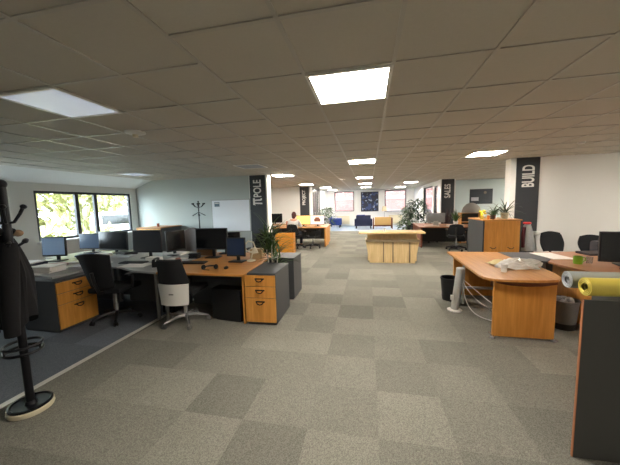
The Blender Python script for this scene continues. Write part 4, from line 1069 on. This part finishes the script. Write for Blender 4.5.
t = thing('paper_bag', 'torn cream paper bag behind the paper cup', 'bag', (1.72, 4.12, .73), .6)
def bag2(u, v):
    rn = random.Random(int(u*10)*17+int(v*8)*3); return Vector(((u-.5)*.3*(1-.2*v), (v-.5)*.2+.02*rn.random(), .012+.05*math.sin(PI*u)*math.sin(PI*v)+.014*rn.random()))
B().grid(bag2, 10, 8, .003).build('sheet', mat('cream_paper', (226, 206, 150), .8), t)
# cable post, cables, bins
t = thing('cable_post', 'silver cable column standing on the floor by the cherry desk', 'cable column', (1.235, 4.3, 0))
B().lathe([(.10, 0), (.10, .012), (.055, .02)], seg=26).build('foot', WHITE, t, True)
B().tube([(0, 0, .02), (.07, .01, .62)], .054, 18).build('column', mat('pale_silver', (196, 196, 192), .4, .2), t, True)
B().lathe([(.056, .61), (.056, .63), (.04, .637)], (.07, .01, 0), 18).build('cap', WHITE, t, True)
b = B().box((-.045, -.03, .2), (.04, .04, .07), bev=.005).build('socket', WHITE, t, True)
for k, lab in enumerate(('upper pale cable drooping from the silver column', 'lower pale cable drooping from the silver column', 'topmost pale cable drooping from the silver column')):
    e = (((1.33, 4.29, .45), (1.40, 4.2, .25), (1.5, 4.0, .16), (1.72, 3.8, .12)), ((1.33, 4.28, .42), (1.36, 4.25, -.06), (1.5, 4.05, -.02), (1.7, 3.75, .06)), ((1.33, 4.27, .47), (1.46, 4.2, .36), (1.6, 4.0, .2), (1.75, 3.9, .15)))[k]
    pts = []
    for i in range(25):
        q = i/24; p0, p1, p2, p3 = [Vector(v) for v in e]
        pts.append((1-q)**3*p0+3*q*(1-q)**2*p1+3*q*q*(1-q)*p2+q**3*p3)
    o = B().tube(pts, .0045, 8).build('cable', WHITE, None, True); tag(o, lab, 'cable', 'cables by the silver column')
def bin_(label, loc, r0, r1, h, m, band=None):
    t = thing('waste_bin', label, 'bin', loc)
    B().lathe([(r0, .005), (r1, h), (r1-.006, h), (r0-.006, .012)], cap=False, seg=32).lathe([(r0, .005), (.001, .005)], cap=False).build('basket', m, t, True)
    B().lathe([(r1-.008, h-.01), (r1+.006, h-.01), (r1+.006, h+.008), (r1-.008, h+.008)], cap=False, seg=32).build('rim', band or m, t, True)
    B().lathe([(r0+.004, 0), (r0+(r1-r0)*.22+.004, h*.22)], cap=False, seg=32).build('base_band', BLACK, t, True)
    return t
bin_('black waste bin on the floor behind the silver column', (1.30, 4.78, 0), .115, .15, .36, BLACK)
t = bin_('grey mesh waste bin between the cherry desk and the brown desk', (2.36, 3.9, 0), .12, .15, .35, MESHG)
rn = random.Random(9); b = B()
for k in range(6): a = k*1.05; b.ball((.06*math.cos(a), .06*math.sin(a), .33+.03*rn.random()), (.05, .045, .04), u=7, v=5)
o = b.build('rubbish', PAPERG, None); o.location = (2.36, 3.9, 0); tag(o, 'crumpled papers filling the grey mesh bin', 'rubbish'); o['kind'] = 'stuff'
# chairs by the BUILD wall
office_chair('black chair with rounded back against the BUILD wall, left of the pair', (3.66, 6.2, 0), PI+.1, 'office chairs on the right side', arms=False, top=.92)
office_chair('black chair against the BUILD wall, right of the pair', (4.3, 6.25, 0), PI-.2, 'office chairs on the right side', arms=False, top=.84)
t = thing('valet_stand', 'slim black stand holding the grey jacket, right of the tall cupboard', 'stand', (3.2, 6.5, 0))
B().lathe([(.13, 0), (.13, .018), (.02, .03)], seg=24).build('base', BLACK, t, True); B().tube([(0, 0, .03), (0, 0, 1.1)], .014, 8).build('pole', BLACK, t, True)
B().tube([(-.1, 0, 1.04), (-.06, 0, 1.08), (0, 0, 1.1), (.06, 0, 1.08), (.1, 0, 1.04)], .012, 8).build('hanger', BLACK, t, True)
t = thing('jacket', 'pale grey jacket with red collar hanging between the cupboard and the banner', 'jacket', (3.2, 6.5, 0))
def jf(u, v):
    a = PI*2*u; z = 1.08-.55*v; r = .05+.055*v**.7
    return Vector((1.25*r*math.cos(a)+.05*v, .8*r*math.sin(a)+.006*math.sin(6*a), z))
B().grid(jf, 30, 12).build('body', mat('pale_grey_cloth', (176, 178, 178), .9, noise=.15, scale=20), t, True)
B().tube([(.05*math.cos(a), .045*math.sin(a), 1.1) for a in [2*PI*k/14 for k in range(14)]], .024, 8, closed=True).build('collar', RED, t, True)
B().tube([(-.06, -.03, 1.02), (-.085, -.05, .85), (-.08, -.05, .6)], [.03, .034, .03], 10).build('sleeve', mat('maroon_cloth', (84, 34, 40), .9), t, True)
t = thing('fan', 'small white disc-headed lamp stand between the jacket and the white wall', 'lamp', (3.42, 6.62, 0))
B().lathe([(.13, 0), (.13, .02), (.02, .03)], seg=24).build('base', WHITE, t, True); B().tube([(0, 0, .03), (0, 0, .84)], .014, 8).build('pole', WHITE, t, True)
B().lathe([(.02, .83), (.1, .85), (.115, .88), (.1, .91), (.02, .92)], seg=24).build('head', WHITE, t, True)
t.name = 'floor_lamp'
t = thing('laptop_bag', 'dark bag on the right chair of the pair by the BUILD wall', 'bag', (4.3, 6.2, .515), .3)
B().box((0, 0, .14), (.36, .14, .26), bev=.05).build('body', mat('grey_dark_cloth', (72, 70, 74), .9, noise=.15, scale=30), t, True)
B().tube([(-.08, 0, .26), (-.06, 0, .31), (.06, 0, .31), (.08, 0, .26)], .01, 8).build('handle', BLACK, t, True)

# ------------------------------------------------------------------ RIGHT FOREGROUND
t = thing('storage_cabinet', 'tall charcoal-sided cabinet at the right edge, holding two vinyl rolls', 'cabinet', (1.235, 1.87, 0))
B().bx(0, 1.5, 0, .012, 0, 1.005).build('back_panel', CHARD, t)
B().bx(-.004, 0, -.001, .013, 0, 1.005).build('edge_band', mat('cherry_edge', (176, 112, 76), .5), t)['label'] = 'cherry edge strip'
B().bx(.32, 1.5, .012, .42, .03, .98).bx(.36, 1.46, .04, .4, 0, .03).build('body', CHARD, t)
B().bx(.3, 1.5, .012, .44, .98, 1.005).build('top', WOOD, t)
for k in range(2): B().bx(.33+k*.58, .9+k*.58, .42, .438, .04, .96).build('door', WOODZ, t)
def roll(label, loc, rz, L, r, m, me):
    t = thing('vinyl_roll', label, 'roll', loc, rz, 'vinyl rolls on the cabinet')
    Mx = Matrix.Rotation(PI/2, 4, 'Y')
    B().lathe([(r*.45, 0), (r, 0), (r, L), (r*.45, L)], (0, 0, r), 36, Mx, cap=False).build('sheet', m, t, True)
    sp = []
    for i in range(70):
        a = i*.28; q = r*(.96-.56*i/69); sp.append((-.002, q*math.cos(a+1), r+q*math.sin(a+1)))
    B().tube(sp, .0022, 5).build('spiral_edge', me, t)
    B().lathe([(r*.32, .01), (r*.45, .01), (r*.45, L-.01), (r*.32, L-.01)], (0, 0, r), 24, Mx, cap=False).build('core', PAPERG if m == GREYROLL else YELLOWL, t, True)
    return t
roll('yellow vinyl roll in front, on the charcoal-sided cabinet at the right edge', (1.295, 1.965, 1.005), 0, 1.3, .055, YELLOW, YELLOWL)
roll('grey vinyl roll behind the yellow one, at the right edge', (1.30, 2.13, 1.005), 0, 1.3, .055, GREYROLL, PAPERG)
